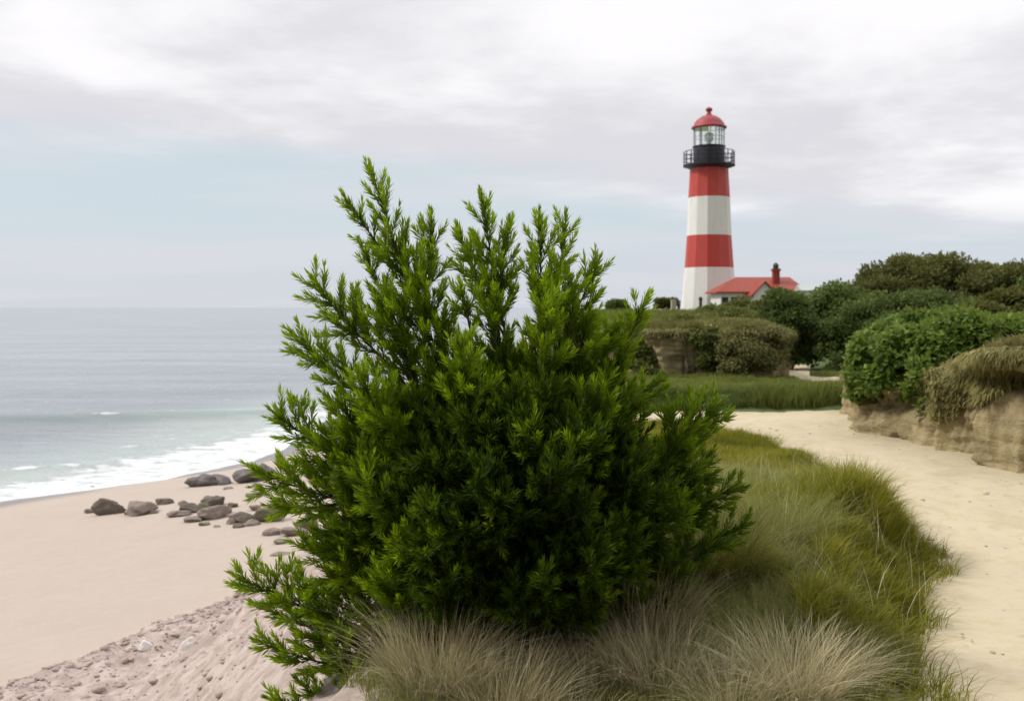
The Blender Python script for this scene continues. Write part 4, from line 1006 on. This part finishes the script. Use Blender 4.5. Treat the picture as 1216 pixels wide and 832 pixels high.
rocks = [
 (129, 600, 34, 19, M_rock, 'pointed brown rock near the left end of the rock line'), (108, 605, 12, 7, M_rock, 'small low rock at the very left end of the rock line'),
 (169, 599, 40, 20, M_rockp, 'broad grey rock right of the pointed brown rock'), (195, 593, 17, 11, M_rock, 'small rock leaning on the right of the broad grey rock'),
 (208, 608, 26, 9, M_rockp, 'flat low rock left of the stacked middle group'), (228, 600, 28, 16, M_rock, 'rounded rock in the middle group, left of the dome shaped rock'),
 (257, 591, 29, 16, M_rock, 'dome shaped rock on top of the middle group'), (254, 606, 30, 18, M_rockp, 'broken rock below the dome shaped rock'),
 (228, 614, 26, 9, M_rockp, 'flat pinkish rock in front of the middle group'), (292, 610, 34, 17, M_rock, 'brown rock left of the greenish boulder'),
 (322, 604, 38, 28, M_rockg, 'large greenish boulder beside the shrub'), (275, 617, 12, 9, M_rockp, 'small pinkish stone between middle group and greenish boulder'),
 (320, 629, 22, 12, M_rockp, 'pale stone in front of the greenish boulder'), (348, 627, 30, 16, M_rockp, 'pale rock at the shrub edge in front of the greenish boulder'),
 (370, 618, 30, 22, M_rockg, 'rock mostly hidden behind the shrub, right of the greenish boulder'), (258, 623, 9, 5, M_rockp, 'tiny stone in front of the broken rock'),
 (240, 569, 34, 15, M_rockd, 'low dark rock at the water edge, left end of the dark outcrop'), (264, 566, 34, 17, M_rockd, 'dark rock in the middle of the outcrop at the water edge'),
 (290, 562, 42, 21, M_rockd, 'large dark rock at the right of the water edge outcrop'), (318, 558, 28, 22, M_rockd, 'tall dark rock half behind the shrub at the water edge'),
 (304, 574, 16, 6, M_rockp, 'small flat stone behind the greenish boulder'), (303, 586, 24, 7, M_rockp, 'flat stone on sand above the greenish boulder'),
 (112, 577, 10, 6, M_rockd, 'small dark stone alone in the foam'), (414, 497, 50, 30, M_rockd, 'dark rock in the surf seen through the left of the shrub'), (448, 502, 34, 18, M_rockd, 'dark surf rock hidden mostly behind the shrub'),
 (333, 655, 26, 6, M_rockp, 'flat dark slab on the open sand beside the shrub'), (352, 664, 14, 4, M_rockp, 'thin flat stone below the flat slab on the sand'),
]
for k, (px, py, w_, h_, mt, lab) in enumerate(rocks): rock(px, py, w_, h_, mt, lab, 300 + k)
more = [(182, 606, 12, 7, 'little stone between the broad grey rock and the flat low rock'), (216, 595, 13, 8, 'little stone above the flat low rock'), (268, 604, 14, 10, 'small rock at the right foot of the broken rock'),
 (281, 622, 16, 8, 'low stone in front of the brown rock'), (300, 618, 18, 10, 'stone at the left foot of the greenish boulder'), (240, 600, 16, 12, 'small rock wedged left of the dome shaped rock'),
 (276, 598, 13, 8, 'small rock right of the dome shaped rock'), (303, 600, 16, 10, 'small brown rock touching the greenish boulder on the left'), (335, 640, 18, 8, 'pale stone nearest to the viewer in the rock line'),
 (152, 608, 10, 5, 'tiny stone between the pointed brown rock and the broad grey rock'), (270, 578, 12, 5, 'tiny dark stone in front of the dark outcrop'), (245, 620, 14, 6, 'thin slab in front of the broken rock')]
for k, (px, py, w_, h_, lab) in enumerate(more): rock(px, py, w_, h_, (M_rock, M_rockp, M_rockg)[k % 3], lab, 500 + k)
rock(172, 764, 20, 16, M_shell, 'white stone on the rough sand, left of the two', 401, group='white stones', name='white_stone', cat='stone')
rock(226, 759, 19, 15, M_shell, 'white stone on the rough sand, right of the two', 402, group='white stones', name='white_stone', cat='stone')

# pebbles and clods on the rough sand: uncountable
def pebbles(name, Pn, size, matl, label):
    bm = bmesh.new(); bmesh.ops.create_icosphere(bm, subdivisions=1, radius=1.0)
    bm.verts.ensure_lookup_table(); v0 = np.array([v.co[:] for v in bm.verts]); f0 = np.array([[v.index for v in f.verts] for f in bm.faces]); bm.free()
    n = len(Pn); sc_ = size[:, None, None] * rng.uniform(.6, 1.3, (n, 1, 3)) * np.array([1, 1, .55])
    V = v0[None] * (1 + rng.normal(0, .13, (n, len(v0), 1))) * sc_ + Pn[:, None]
    Fa = f0[None] + (np.arange(n) * len(v0))[:, None, None]
    tag(mesh_obj(name, V.reshape(-1, 3), Fa.reshape(-1, 3), matl), label, 'pebbles', kind='stuff')
def k_r(x, y):
    g, at, _, _ = ground(x, y, True); return at['rough'] > .4
A = scatter(60000, (-7, -1.1), (6.5, 17), k_r); A[:, 2] += .008
rl_ = np.interp(A[:, 1], [-10, 8, 10.3, 13.8, 17, 24], [-7.5, -5.9, -5.15, -3.35, -2.7, -2.2])
A = A[rng.uniform(0, 1, len(A)) < .10 + .90 * np.exp(-np.abs(A[:, 0] - rl_ - .25) / .45)]
pebbles('pebbles', A[:9000], np.abs(rng.normal(0, .012, len(A[:9000]))) ** 1.0 * rng.choice([.6, 1, 1.8], len(A[:15000])) + .004, M_clod, 'scattered pebbles and clods on the rough sand')
A = scatter(3000, (1.8, 5.2), (3.6, 14), lambda x, y: (plx(y) < x) & (poly_sd(x, y, B1)[0] < 0)); A[:, 2] += .008
wall_ = np.abs(poly_sd(A[:, 0], A[:, 1], B1)[0]); A = A[rng.uniform(0, 1, len(A)) < .10 + .9 * np.exp(-wall_ / .25)]
pebbles('pebbles', A, np.abs(rng.normal(0, .010, len(A))) + .004, M_clod, 'crumbs of sandstone along the foot of the bank and on the path')
